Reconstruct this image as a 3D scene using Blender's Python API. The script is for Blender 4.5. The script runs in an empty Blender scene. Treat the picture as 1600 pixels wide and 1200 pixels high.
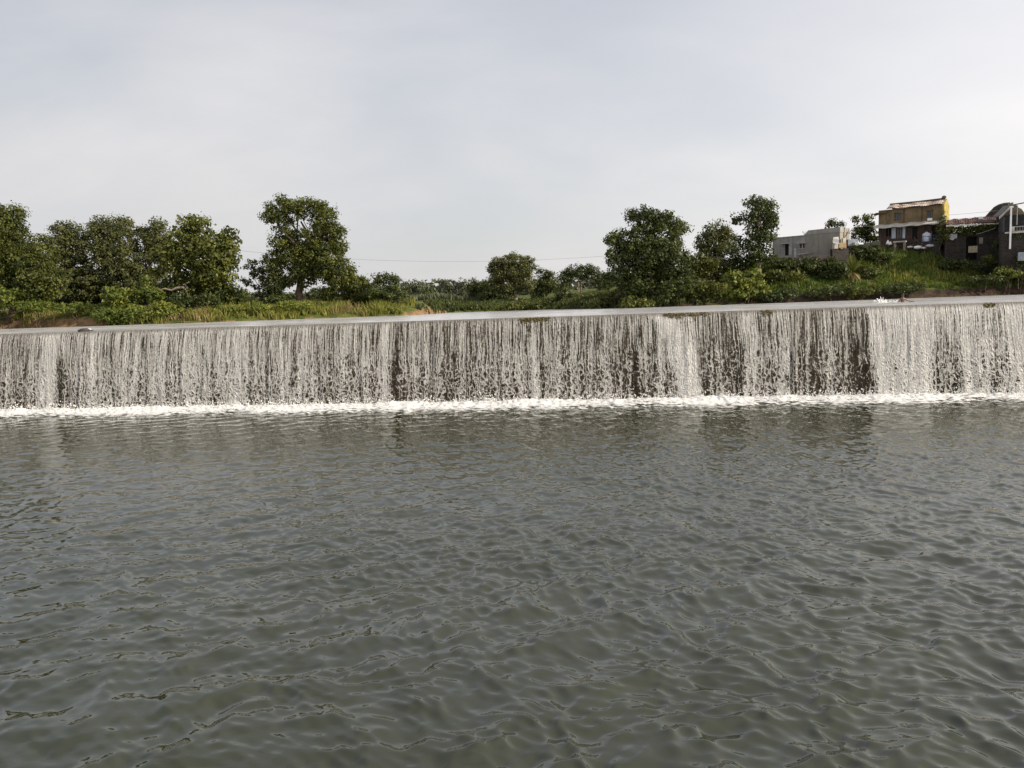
import bpy, bmesh, math, random
import numpy as np
from mathutils import Vector, Matrix

C = bpy.context.scene.collection
S = bpy.context.scene
rng = np.random.default_rng(7)
random.seed(7)

# ------------------------------------------------------------------ camera
F = 1210.0; HC = 5.88; PIT = math.radians(5.74); ROL = math.radians(1.94)
Fw = np.array([0, math.cos(PIT), -math.sin(PIT)]); R0 = np.array([1., 0, 0]); U0 = np.array([0, math.sin(PIT), math.cos(PIT)])
RT = R0 * math.cos(ROL) - U0 * math.sin(ROL); UP = U0 * math.cos(ROL) + R0 * math.sin(ROL)
cd = bpy.data.cameras.new('camera'); cam = bpy.data.objects.new('camera', cd); C.objects.link(cam)
m = Matrix.Identity(4)
for i in range(3):
    m[i][0] = RT[i]; m[i][1] = UP[i]; m[i][2] = -Fw[i]
m[2][3] = HC
cam.matrix_world = m
cd.sensor_width = 36.0; cd.lens = 36.0 * F / 1600.0; cd.clip_start = 0.1; cd.clip_end = 6000
S.camera = cam

# ------------------------------------------------------------------ world, sun, exposure
SUN_AZ = 108.0      # degrees clockwise from +Y
SUN_EL = 27.0
SKY_STRENGTH = 0.1
S.view_settings.view_transform = 'Standard'; S.view_settings.look = 'None'
S.view_settings.exposure = 0.44; S.view_settings.gamma = 1.0
w = bpy.data.worlds.new('World'); S.world = w; w.use_nodes = True


class NT:
    """small node-tree writer"""
    def __init__(s, tree):
        s.t = tree; tree.nodes.clear()

    def n(s, kind, **kw):
        o = s.t.nodes.new(kind)
        for k, v in kw.items():
            if k == 'inp':
                for kk, vv in v.items():
                    s.set(o, kk, vv)
            else:
                setattr(o, k, v)
        return o

    def set(s, o, k, v):
        sock = o.inputs[k]
        if hasattr(v, 'links') or isinstance(v, bpy.types.NodeSocket):
            s.t.links.new(v, sock)
        elif hasattr(v, 'outputs'):
            s.t.links.new(v.outputs[0], sock)
        else:
            sock.default_value = v

    def math(s, op, a, b=0.5, c=None, clamp=False):
        o = s.n('ShaderNodeMath', operation=op, use_clamp=clamp)
        s.set(o, 0, a); s.set(o, 1, b)
        if c is not None: s.set(o, 2, c)
        return o.outputs[0]

    def step(s, x, a, b, lo=0.0, hi=1.0):
        o = s.n('ShaderNodeMapRange', interpolation_type='SMOOTHSTEP')
        for k, v in zip((0, 1, 2, 3, 4), (x, a, b, lo, hi)): s.set(o, k, v)
        return o.outputs[0]

    def mix(s, f, a, b, blend='MIX'):
        o = s.n('ShaderNodeMix', data_type='RGBA', blend_type=blend)
        s.set(o, 0, f); s.set(o, 6, a); s.set(o, 7, b)
        return o.outputs[2]

    def noise(s, vec, scale, detail=3.0, rough=0.5, dist=0.0):
        o = s.n('ShaderNodeTexNoise')
        if vec is not None: s.set(o, 'Vector', vec)
        s.set(o, 'Scale', scale); s.set(o, 'Detail', detail); s.set(o, 'Roughness', rough); s.set(o, 'Distortion', dist)
        return o.outputs['Fac']

    def xyz(s, x, y, z=0.0):
        o = s.n('ShaderNodeCombineXYZ'); s.set(o, 0, x); s.set(o, 1, y); s.set(o, 2, z)
        return o.outputs[0]

    def sep(s, v):
        o = s.n('ShaderNodeSeparateXYZ'); s.set(o, 0, v)
        return o.outputs


def rgb(r, g, b): return (r, g, b, 1.0)


N = NT(w.node_tree)
sky = N.n('ShaderNodeTexSky', sky_type='NISHITA', sun_disc=False)
sky.sun_elevation = math.radians(SUN_EL); sky.sun_rotation = math.radians(SUN_AZ)
sky.air_density = 1.0; sky.dust_density = 2.0; sky.ozone_density = 1.0
gen = N.n('ShaderNodeTexCoord').outputs['Generated']
sx, sy, sz = N.sep(gen)[:3]
den = N.math('ADD', N.math('MAXIMUM', sz, 0.0), 0.28)
cu = N.math('DIVIDE', sx, den); cv = N.math('DIVIDE', sy, den)
cuv = N.xyz(N.math('MULTIPLY', N.math('ADD', cu, N.math('MULTIPLY', cv, 0.45)), 0.55), cv, 0.0)   # streaked cirrus veil
c1 = N.noise(cuv, 0.75, 7.0, 0.55, 0.4)
c2 = N.noise(N.xyz(cu, cv, 4.3), 0.42, 4.0, 0.5, 0.2)
cov = N.step(N.math('ADD', N.math('MULTIPLY', c1, 0.6), N.math('MULTIPLY', c2, 0.55)), 0.36, 0.74)
sd = (math.sin(math.radians(SUN_AZ)) * math.cos(math.radians(SUN_EL)), math.cos(math.radians(SUN_AZ)) * math.cos(math.radians(SUN_EL)), math.sin(math.radians(SUN_EL)))
vd = N.n('ShaderNodeVectorMath', operation='DOT_PRODUCT'); N.set(vd, 0, gen); N.set(vd, 1, sd)
near = N.step(vd.outputs['Value'], -0.6, 0.75)
ccol = N.mix(near, rgb(4.95, 4.92, 5.0), rgb(8.5, 8.2, 8.1))
ccol = N.mix(N.math('MULTIPLY', N.step(c1, 0.42, 0.72), 0.40), ccol, rgb(7.9, 7.6, 7.5))
amt = N.math('ADD', N.math('MULTIPLY', cov, 0.42), N.step(sz, 0.42, 0.0, 0.46, 0.68), clamp=True)
tot = N.mix(amt, sky.outputs[0], ccol)
bg = N.n('ShaderNodeBackground'); N.set(bg, 0, tot); N.set(bg, 1, SKY_STRENGTH)
N.set(N.n('ShaderNodeOutputWorld'), 0, bg)

sl = bpy.data.lights.new('sun', 'SUN'); sl.energy = 4.7; sl.angle = math.radians(0.5); sl.color = (1.0, 0.90, 0.73)
so = bpy.data.objects.new('sun', sl); C.objects.link(so)
so.rotation_euler = Vector((-sd[0], -sd[1], -sd[2])).to_track_quat('-Z', 'Y').to_euler(); so.location = (60, -20, 60)

S.cycles.transparent_max_bounces = 24
S.cycles.max_bounces = 6; S.cycles.diffuse_bounces = 3; S.cycles.glossy_bounces = 3


# ------------------------------------------------------------------ helpers
def ray(px, py): return Fw + RT * (px - 800) / F - UP * (py - 600) / F
def aty(px, py, y):
    d = ray(px, py); return np.array([0, 0, HC]) + d * (y / d[1])
def atz(px, py, z):
    d = ray(px, py); return np.array([0, 0, HC]) + d * ((z - HC) / d[2])


def _h(ix, iy, seed):
    n = (ix * 374761393 + iy * 668265263 + seed * 1442695041) & 0xffffffff
    n = ((n ^ (n >> 13)) * 1274126177) & 0xffffffff
    return ((n ^ (n >> 16)) & 0xffff) / 65535.0


def vnoise(x, y, seed=0):
    x = np.asarray(x, float); y = np.asarray(y, float)
    ix = np.floor(x).astype(np.int64); iy = np.floor(y).astype(np.int64)
    fx = x - ix; fy = y - iy
    fx = fx * fx * (3 - 2 * fx); fy = fy * fy * (3 - 2 * fy)
    a = _h(ix, iy, seed); b = _h(ix + 1, iy, seed); c = _h(ix, iy + 1, seed); d = _h(ix + 1, iy + 1, seed)
    return (a * (1 - fx) + b * fx) * (1 - fy) + (c * (1 - fx) + d * fx) * fy


def fbm(x, y, seed=0, o=4):
    s = 0; a = 0.5; t = 0
    for k in range(o):
        s = s + a * vnoise(x * 2 ** k, y * 2 ** k, seed + k); t += a; a *= 0.5
    return s / t


def sst(x, a, b):
    t = np.clip((np.asarray(x, float) - a) / (b - a), 0, 1); return t * t * (3 - 2 * t)


def tag(o, label=None, cat=None, group=None, kind=None):
    if label: o['label'] = label
    if cat: o['category'] = cat
    if group: o['group'] = group
    if kind: o['kind'] = kind
    return o


def link(name, me, mats, parent=None):
    o = bpy.data.objects.new(name, me); C.objects.link(o)
    if mats is not None:
        for mt in (mats if isinstance(mats, (list, tuple)) else [mats]): me.materials.append(mt)
    if parent is not None: o.parent = parent
    return o


def np_mesh(name, V, Fc, smooth=False, attrs=None, uv=None):
    """V (n,3); Fc (m,k) int"""
    me = bpy.data.meshes.new(name)
    V = np.ascontiguousarray(V, np.float32); Fc = np.ascontiguousarray(Fc, np.int32)
    k = Fc.shape[1]
    me.vertices.add(len(V)); me.vertices.foreach_set('co', V.ravel())
    me.loops.add(Fc.size); me.loops.foreach_set('vertex_index', Fc.ravel())
    me.polygons.add(len(Fc)); me.polygons.foreach_set('loop_start', np.arange(0, Fc.size, k, dtype=np.int32))
    if smooth: me.polygons.foreach_set('use_smooth', np.ones(len(Fc), bool))
    me.update(calc_edges=True)
    for kk, vv in (attrs or {}).items():
        a = me.attributes.new(kk, 'FLOAT', 'POINT'); a.data.foreach_set('value', np.ascontiguousarray(vv, np.float32))
    if uv is not None:
        l = me.uv_layers.new(name='UVMap')
        l.data.foreach_set('uv', np.ascontiguousarray(uv[Fc.ravel()], np.float32).ravel())
    return me


def grid_faces(nr, nc, off=0):
    i = np.arange(nr * nc).reshape(nr, nc) + off
    return np.stack([i[:-1, :-1], i[:-1, 1:], i[1:, 1:], i[1:, :-1]], -1).reshape(-1, 4)


class MB:
    """collects boxes, prisms, tubes into one mesh"""
    def __init__(s): s.v = []; s.f = []; s.mi = []

    def add(s, vs, fs, mi=0):
        o = len(s.v); s.v += [tuple(map(float, p)) for p in vs]
        s.f += [tuple(i + o for i in f) for f in fs]; s.mi += [mi] * len(fs)

    def box(s, x0, x1, y0, y1, z0, z1, mi=0, jit=0.0):
        vs = [(x, y, z) for z in (z0, z1) for (x, y) in ((x0, y0), (x1, y0), (x1, y1), (x0, y1))]
        if jit: vs = [tuple(c + random.uniform(-jit, jit) for c in p) for p in vs]
        s.add(vs, [(3, 2, 1, 0), (4, 5, 6, 7), (0, 1, 5, 4), (1, 2, 6, 5), (2, 3, 7, 6), (3, 0, 4, 7)], mi)

    def hexa(s, pts, mi=0):
        s.add(pts, [(3, 2, 1, 0), (4, 5, 6, 7), (0, 1, 5, 4), (1, 2, 6, 5), (2, 3, 7, 6), (3, 0, 4, 7)], mi)

    def tube(s, pts, rad, n=7, mi=0, cap=True):
        pts = [Vector(p) for p in pts]; rings = []; o = len(s.v)
        up = Vector((0.13, 0.31, 0.94))
        for i, p in enumerate(pts):
            t = (pts[min(i + 1, len(pts) - 1)] - pts[max(i - 1, 0)]).normalized()
            a = t.cross(up)
            if a.length < 0.05: a = t.cross(Vector((1, 0, 0)))
            a.normalize(); b = t.cross(a)
            r = rad[i] if isinstance(rad, (list, tuple)) else rad
            for k in range(n):
                q = p + (a * math.cos(2 * math.pi * k / n) + b * math.sin(2 * math.pi * k / n)) * r
                s.v.append(tuple(q))
        for i in range(len(pts) - 1):
            for k in range(n):
                s.f.append((o + i * n + k, o + i * n + (k + 1) % n, o + (i + 1) * n + (k + 1) % n, o + (i + 1) * n + k)); s.mi.append(mi)
        if cap:
            s.f.append(tuple(o + k for k in range(n))[::-1]); s.mi.append(mi)
            s.f.append(tuple(o + (len(pts) - 1) * n + k for k in range(n))); s.mi.append(mi)

    def blob(s, c, r, seed=0, jit=0.2, mi=0, nu=8, nv=5):
        rr = random.Random(seed); vs = [(c[0], c[1], c[2] - r[2])]
        for j in range(1, nv):
            ph = math.pi * j / nv
            for k in range(nu):
                q = 1 + rr.uniform(-jit, jit); th = 2 * math.pi * k / nu
                vs.append((c[0] + r[0] * q * math.sin(ph) * math.cos(th), c[1] + r[1] * q * math.sin(ph) * math.sin(th), c[2] - r[2] * q * math.cos(ph)))
        vs.append((c[0], c[1], c[2] + r[2])); fs = []
        for k in range(nu):
            fs.append((0, 1 + (k + 1) % nu, 1 + k))
            for j in range(nv - 2):
                a = 1 + j * nu + k; b = 1 + j * nu + (k + 1) % nu
                fs.append((a, b, b + nu, a + nu))
            t = 1 + (nv - 2) * nu
            fs.append((t + k, t + (k + 1) % nu, len(vs) - 1))
        s.add(vs, fs, mi)

    def build(s, name, mats, parent=None, smooth=False, bevel=0.0):
        me = bpy.data.meshes.new(name); me.from_pydata(s.v, [], s.f)
        me.polygons.foreach_set('material_index', s.mi)
        if smooth: me.polygons.foreach_set('use_smooth', [True] * len(s.f))
        me.update()
        o = link(name, me, mats, parent)
        if bevel:
            b = o.modifiers.new('bevel', 'BEVEL'); b.width = bevel; b.segments = 2; b.limit_method = 'ANGLE'
        return o


def empty(name, loc, label, cat, group=None, mat=None):
    o = bpy.data.objects.new(name, None); C.objects.link(o); o.empty_display_size = 0.3
    if mat is not None: o.matrix_world = mat
    else: o.location = loc
    return tag(o, label, cat, group)


# ------------------------------------------------------------------ materials
MATS = {}
def mat(name, col, rough=0.8, col2=None, scale=3.0, bump=0.0, bscale=20.0, metal=0.0, spec=0.3, stain=None, coord='Object', lo=0.35, hi=0.65):
    if name in MATS: return MATS[name]
    mt = bpy.data.materials.new(name); mt.use_nodes = True; n = NT(mt.node_tree)
    p = n.n('ShaderNodeBsdfPrincipled'); tc = n.n('ShaderNodeTexCoord').outputs[coord]
    c = rgb(*col)
    if col2: c = n.mix(n.step(n.noise(tc, scale, 6.0, 0.65), lo, hi), rgb(*col), rgb(*col2))
    if stain:
        sp = n.sep(tc); sv = n.xyz(n.math('MULTIPLY', sp[0], 2.2), n.math('MULTIPLY', sp[1], 2.2), n.math('MULTIPLY', sp[2], 0.35))
        c = n.mix(n.math('MULTIPLY', n.step(n.noise(sv, 1.3, 5.0, 0.6), 0.48, 0.7), 0.75), c, rgb(*stain))
    n.set(p, 'Base Color', c); n.set(p, 'Roughness', rough); n.set(p, 'Metallic', metal); n.set(p, 'Specular IOR Level', spec)
    if bump:
        b = n.n('ShaderNodeBump'); n.set(b, 'Strength', bump); n.set(b, 'Distance', 0.05); n.set(b, 'Height', n.noise(tc, bscale, 5.0, 0.6)); n.set(p, 'Normal', b)
    n.set(n.n('ShaderNodeOutputMaterial'), 0, p); MATS[name] = mt
    return mt


def leaf_mat(name, c0, c1, trans=0.22):
    mt = bpy.data.materials.new(name); mt.use_nodes = True; n = NT(mt.node_tree)
    at = n.n('ShaderNodeAttribute', attribute_name='tint').outputs['Fac']
    c = n.mix(at, rgb(*c0), rgb(*c1))
    p = n.n('ShaderNodeBsdfPrincipled'); n.set(p, 'Base Color', c); n.set(p, 'Roughness', 0.55); n.set(p, 'Specular IOR Level', 0.25)
    t = n.n('ShaderNodeBsdfTranslucent'); n.set(t, 0, n.mix(0.5, c, rgb(c1[0] * 1.5, c1[1] * 1.4, c1[2] * 0.7)))
    x = n.n('ShaderNodeMixShader'); n.set(x, 0, trans); n.set(x, 1, p); n.set(x, 2, t)
    n.set(n.n('ShaderNodeOutputMaterial'), 0, x)
    return mt


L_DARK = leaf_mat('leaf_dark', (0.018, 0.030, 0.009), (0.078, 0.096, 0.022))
L_MID = leaf_mat('leaf_mid', (0.025, 0.037, 0.009), (0.122, 0.132, 0.024))
L_BRIGHT = leaf_mat('leaf_bright', (0.050, 0.080, 0.013), (0.180, 0.195, 0.034))
L_OLIVE = leaf_mat('leaf_olive', (0.045, 0.055, 0.018), (0.120, 0.125, 0.040))
L_FAR = leaf_mat('leaf_far', (0.060, 0.075, 0.045), (0.130, 0.140, 0.080))  # paler, greyer greens paint in the haze of distance
L_GRASS = leaf_mat('leaf_grass', (0.080, 0.110, 0.018), (0.260, 0.250, 0.055), 0.25)
L_GREEN = leaf_mat('leaf_green_grass', (0.030, 0.060, 0.010), (0.120, 0.160, 0.025), 0.25)
L_DRY = leaf_mat('leaf_dry', (0.110, 0.085, 0.035), (0.300, 0.240, 0.100), 0.2)
BARK = mat('bark', (0.05, 0.035, 0.022), 0.9, (0.13, 0.09, 0.06), 2.0, 0.6, 8.0)
BARKP = mat('bark_pale', (0.17, 0.13, 0.09), 0.9, (0.32, 0.26, 0.20), 2.0, 0.5, 8.0)

# ------------------------------------------------------------------ layout of the weir
ZU = 5.165                                    # upper water level; the lower water is z = 0
A = atz(0, 648, 0); B = atz(1600, 622, 0)
EU = (B - A) / np.linalg.norm(B - A)          # along the weir, left to right
EN = np.array([EU[1], -EU[0], 0])             # from the weir towards the viewer
FOOT = 1.05
ORG = A - EN * FOOT                           # a point on the crest line; u = 0 there
def W(u, wv, z):
    u = np.asarray(u, float); wv = np.asarray(wv, float); z = np.asarray(z, float)
    return np.stack([ORG[0] + EU[0] * u + EN[0] * wv, ORG[1] + EU[1] * u + EN[1] * wv, z + 0 * u], -1)
def u_of(px, py=None):
    """where a column of the photograph meets the sheet, at mid height"""
    y = py if py is not None else 575
    n = EN; d = ray(px, y); o = np.array([0, 0, HC]); t = np.dot(ORG + n * 0.8 - o, n) / np.dot(d, n); q = o + d * t
    return float(np.dot(q - ORG, EU))
U0_, U1_ = -26.0, 90.0

# ------------------------------------------------------------------ lower river water
def water_mat(name, body, rough, b1, b2, ior=1.33):
    mt = bpy.data.materials.new(name); mt.use_nodes = True; n = NT(mt.node_tree)
    tc = n.n('ShaderNodeTexCoord').outputs['Object']
    p = n.n('ShaderNodeBsdfPrincipled')
    c = n.mix(n.step(n.noise(tc, 0.25, 3.0), 0.35, 0.65), rgb(*body), rgb(body[0] * 1.25, body[1] * 1.2, body[2] * 1.1))
    n.set(p, 'Base Color', c); n.set(p, 'Roughness', rough); n.set(p, 'IOR', ior)
    s = n.sep(tc); v = n.xyz(n.math('MULTIPLY', s[0], 0.7), s[1], s[2])
    h = n.math('ADD', n.math('MULTIPLY', n.noise(v, b1[0], 3.0, 0.55, 0.3), b1[1]), n.math('MULTIPLY', n.noise(v, b2[0], 2.0, 0.5), b2[1]))
    b = n.n('ShaderNodeBump'); n.set(b, 'Strength', 1.0); n.set(b, 'Distance', 1.0); n.set(b, 'Height', h); n.set(p, 'Normal', b)
    n.set(n.n('ShaderNodeOutputMaterial'), 0, p)
    return mt


def waves(X, Y, seed, lam, slope, spread, n, base_dir=-math.pi / 2, sharp=0.6):
    r = np.random.default_rng(seed); Z = np.zeros_like(X); DX = np.zeros_like(X); DY = np.zeros_like(X)
    for i in range(n):
        L = math.exp(r.uniform(math.log(lam[0]), math.log(lam[1]))); k = 2 * math.pi / L
        a = base_dir + r.normal(0, spread); ph = r.uniform(0, 6.283)
        amp = slope / k * math.sqrt(2.0 / n) * r.uniform(0.6, 1.3)
        q = k * (math.cos(a) * X + math.sin(a) * Y) + ph
        Z += amp * np.sin(q); cq = np.cos(q); DX += sharp * amp * math.cos(a) * cq; DY += sharp * amp * math.sin(a) * cq
    return Z, DX, DY


rad = np.concatenate([[1.5, 3.0, 5.0], 7.0 * np.exp(np.arange(0, 2.10, 0.0038)), [62, 75, 100]])
ang = np.concatenate([np.linspace(-180, -50, 60)[:-1], np.linspace(-50, 50, 900), np.linspace(50, 180, 60)[1:]]) * math.pi / 180
RR, AA = np.meshgrid(rad, ang, indexing='ij')
X = RR * np.sin(AA); Y = RR * np.cos(AA)
# warp the domain a little so that crests are not straight
wx = X + 1.1 * (fbm(X * 0.28, Y * 0.28, 11, 3) - 0.5) + 0.25 * (fbm(X * 1.1, Y * 1.1, 17, 2) - 0.5)
wy = Y + 1.6 * (fbm(X * 0.24, Y * 0.24, 15, 3) - 0.5) + 0.35 * (fbm(X * 0.9, Y * 0.9, 19, 2) - 0.5)
z1, dx1, dy1 = waves(wx, wy, 3, (0.65, 2.0), 0.130, 0.60, 30, math.radians(-78))
z2, dx2, dy2 = waves(wx, wy, 5, (0.22, 0.62), 0.190, 0.8, 40, math.radians(-105))
z3, dx3, dy3 = waves(X, Y, 9, (0.15, 0.34), 0.085, 1.1, 30, math.radians(-95), 0.3)
chop = 0.45 + 0.75 * sst(X / (Y + 8) + 0.5 * (fbm(X * 0.12, Y * 0.12, 31, 3) - 0.5), -0.45, 0.35)
gust = 0.45 + 1.1 * fbm(X * 0.16 + 3, Y * 0.22, 41, 3)
z3w = chop * gust * sst(RR, 75, 35) * (0.45 + 0.80 * sst(RR, 10, 24)) 
Z = z1 * (0.75 + 0.4 * chop) * (1 - 0.40 * sst(RR, 14, 30)) + z2 * chop * (0.55 + 0.45 * gust) + z3 * z3w
far = sst(RR, 70, 55)
near_ = sst(RR, 2, 6)
Z = Z * far * near_
X2 = X + (dx1 + dx2 * chop) * far; Y2 = Y + (dy1 + dy2 * chop) * far
V = np.stack([X2, Y2, Z], -1).reshape(-1, 3)
me = np_mesh('river_water', V, grid_faces(*RR.shape)[:, ::-1], True)
M_WATER = water_mat('murky_water', (0.0150, 0.0185, 0.0058), 0.02, (5.0, 0.005), (14.0, 0.0014), 1.70)
tag(link('river_water', me, M_WATER), kind='structure')

# ------------------------------------------------------------------ upper river water
def shore(x):
    return np.interp(x, [-140, -110, -85, -66, -57, -46, -38, -31, -22, -13.4, -11.6, -10, 0, 6, 10, 14, 20, 31, 48, 66, 85, 100, 140],
                     [92, 96, 101, 101.5, 98, 94.5, 93.5, 95, 96.5, 98, 101, 121, 124, 116, 104, 96, 93, 94.5, 96.8, 98.5, 100, 96, 90])


ys = np.concatenate([np.linspace(0.06, 6, 40), np.linspace(6, 16, 40)[1:], np.linspace(16, 70, 90)[1:], np.linspace(72, 110, 12)])
us = np.linspace(U0_ - 40, U1_ + 40, 420)
DD, UU = np.meshgrid(ys, us, indexing='ij')
P = W(UU, -DD, ZU)
zz, _, _ = waves(P[..., 0], P[..., 1], 21, (0.5, 2.5), 0.035, 1.2, 30)
P[..., 2] += zz * sst(DD, 0.0, 3.0) * 0.8
me = np_mesh('upper_river_water', P.reshape(-1, 3), grid_faces(*DD.shape), True)
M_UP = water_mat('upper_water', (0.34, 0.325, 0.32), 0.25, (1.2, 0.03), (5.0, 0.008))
n = NT(M_UP.node_tree)
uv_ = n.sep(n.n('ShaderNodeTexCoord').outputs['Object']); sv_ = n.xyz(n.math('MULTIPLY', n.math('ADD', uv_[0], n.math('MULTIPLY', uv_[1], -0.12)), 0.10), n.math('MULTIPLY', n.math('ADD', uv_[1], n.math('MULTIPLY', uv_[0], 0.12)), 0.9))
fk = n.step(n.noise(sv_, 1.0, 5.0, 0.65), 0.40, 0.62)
p = n.n('ShaderNodeBsdfPrincipled'); n.set(p, 'Base Color', n.mix(fk, rgb(0.34, 0.34, 0.355), rgb(0.68, 0.66, 0.665))); n.set(p, 'Roughness', 0.2)  # pale streaked body colour stands in for sky glare on the water
b = n.n('ShaderNodeBump'); n.set(b, 'Strength', 0.3); n.set(b, 'Distance', 0.04); n.set(b, 'Height', n.noise(sv_, 4.0, 2.0)); n.set(p, 'Normal', b)
n.set(n.n('ShaderNodeOutputMaterial'), 0, p)
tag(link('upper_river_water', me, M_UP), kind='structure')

# ------------------------------------------------------------------ weir body
weir_m = bpy.data.materials.new('wet_weir_stone'); weir_m.use_nodes = True; n = NT(weir_m.node_tree)
tc = n.n('ShaderNodeTexCoord').outputs['Object']
br = n.n('ShaderNodeTexBrick'); sp = n.sep(n.n('ShaderNodeUVMap').outputs[0])
n.set(br, 'Vector', n.xyz(sp[0], sp[1])); n.set(br, 'Scale', 1.0); n.set(br, 'Brick Width', 0.9); n.set(br, 'Row Height', 0.38); n.set(br, 'Mortar Size', 0.03)
n.set(br, 'Color1', rgb(0.060, 0.038, 0.022)); n.set(br, 'Color2', rgb(0.034, 0.023, 0.015)); n.set(br, 'Mortar', rgb(0.018, 0.013, 0.010))
c = n.mix(n.step(n.noise(n.xyz(n.math('MULTIPLY', sp[0], 1.6), n.math('MULTIPLY', sp[1], 0.3)), 1.0, 5.0, 0.65), 0.45, 0.68), br.outputs[0], rgb(0.055, 0.042, 0.016))
p = n.n('ShaderNodeBsdfPrincipled'); n.set(p, 'Base Color', c); n.set(p, 'Roughness', 0.6); n.set(p, 'Specular IOR Level', 0.2)
b = n.n('ShaderNodeBump'); n.set(b, 'Strength', 0.8); n.set(b, 'Distance', 0.1); n.set(b, 'Height', n.noise(tc, 3.0, 6.0, 0.65)); n.set(p, 'Normal', b)
n.set(n.n('ShaderNodeOutputMaterial'), 0, p)
prof = [(-4.0, -1.5), (-2.2, ZU - 0.20), (-0.3, ZU - 0.06), (0.06, ZU - 0.10), (0.16, ZU - 0.25), (0.17, ZU - 2.0), (0.22, ZU - 3.8), (0.30, -0.3), (0.35, -1.5)]
us = np.linspace(U0_, U1_, 380)
V = []; UVs = []
for k, (wv, z) in enumerate(prof):
    jit = (fbm(us * 1.3, us * 0 + k * 3.1, 77, 3) - 0.5) * (0.22 if 4 < k < 8 else 0.05)
    V.append(W(us, wv + jit, z)); UVs.append(np.stack([us, us * 0 + z], -1))
V = np.array(V); UVs = np.array(UVs)
me = np_mesh('weir', V.reshape(-1, 3), grid_faces(len(prof), len(us)), False, None, UVs.reshape(-1, 2))
tag(link('weir', me, weir_m), 'long straight dark stone weir under the curtain of falling water', 'weir')

# ------------------------------------------------------------------ falling water
def gauss(x, c, s): return np.exp(-((x - c) / s) ** 2)
NR, NC = 72, 1150
T = 1.06
def fall_layer(wofs, seed, thin):
    us = np.linspace(U0_, U1_, NC)
    tt = np.concatenate([[-0.55, -0.4, -0.25, -0.12], np.linspace(0, T, NR - 4) ** 1.0])
    TT, UU = np.meshgrid(tt, us, indexing='ij')
    tp = np.maximum(TT, 0)
    drop = 0.5 * 9.81 * tp ** 2 * (ZU + 0.25) / (0.5 * 9.81 * T ** 2)
    v0 = 0.92 + 0.10 * (fbm(us * 0.35, us * 0, seed + 5, 4) - 0.5)
    wv = v0[None, :] * TT + wofs * sst(TT, 0, 0.35)
    # strands: ridges that run down the sheet
    ridge = (fbm(UU * 3.2, TT * 0.6, seed + 9, 3) - 0.5) * 0.05 + (fbm(UU * 9.0, TT * 2.0, seed + 12, 2) - 0.5) * 0.07
    wv = wv + ridge * sst(TT, 0.0, 0.5)
    uu = UU + (fbm(UU * 1.1, TT * 1.5, seed + 21, 3) - 0.5) * 0.55 * sst(TT, 0.2, 1.0)
    z = ZU + 0.012 - drop
    # how thick the curtain is here
    d = 0.50 + 0.34 * (fbm(us * 0.55, us * 0 + 1.7, seed + 31, 4) - 0.5) + 0.30 * (fbm(us * 2.2, us * 0 + 9.7, seed + 37, 2) - 0.5)
    D = np.repeat(d[None, :], len(tt), 0)
    vn = drop / (ZU + 0.25)
    for (p0, p1, wd, amp) in FEAT:
        ua, ub = u_of(p0, 505), u_of(p1, 615)
        cen = ua + (ub - ua) * np.clip(vn, 0, 1) ** (0.6 if amp > 0.7 else 0.8) if abs(p1 - p0) > 12 else (ua + ub) / 2
        D = D + amp * gauss(UU, cen, wd) * (0.65 + 0.35 * vn if amp > 0 else sst(vn, 0.12, 0.5))
    ur = u_of(1372); rt = sst(UU, ur - 0.15, ur + 0.6)
    D = D + 0.14 * rt * (1 - 1.0 * vn) + 0.06 * sst(UU, u_of(620), u_of(60)) - 0.05 * sst(UU, u_of(620), u_of(760)) * (1 - rt)
    P = W(uu, wv, z)
    return P, np.stack([UU, drop], -1), D - thin, TT.shape
# (top pixel column, bottom column, half width in metres, strength)
FEAT = [(1028, 1088, 0.50, 0.85), (1078, 1087, 0.30, 0.25), (78, 70, 0.45, 0.30), (96, 84, 0.40, -0.40), (140, 134, 0.5, 0.12), (440, 436, 0.35, 0.18), (604, 600, 0.22, 0.45), (617, 615, 0.4, -0.14), (836, 832, 0.25, 0.3), (700, 699, 0.3, -0.1),
        (950, 949, 0.22, 0.18), (970, 1000, 0.5, -0.15), (1098, 1102, 0.25, -0.2), (1152, 1160, 0.4, -0.15), (1345, 1352, 0.75, -0.24), (1367, 1381, 0.30, 0.62), (1420, 1418, 0.7, 0.2), (1442, 1450, 0.4, 0.25),
        (1500, 1500, 0.55, -0.18), (1520, 1530, 0.6, 0.22), (1590, 1596, 0.4, 0.25), (1464, 1470, 0.5, -0.12)]
Ps = []; Us = []; Ds = []; Fs = []; off = 0
for (wo, sd_, th) in ((0.0, 100, 0.02), (-0.17, 200, 0.52)):
    Pp, Uv, Dv, shp = fall_layer(wo, sd_, th)
    if sd_ == 200: Uv = Uv + np.array([37.3, 0.0])
    Ps.append(Pp.reshape(-1, 3)); Us.append(Uv.reshape(-1, 2)); Ds.append(Dv.ravel()); Fs.append(grid_faces(*shp, off)); off += Pp.shape[0] * Pp.shape[1]
me = np_mesh('waterfall', np.concatenate(Ps), np.concatenate(Fs), True, {'dens': np.concatenate(Ds)}, np.concatenate(Us))

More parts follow.
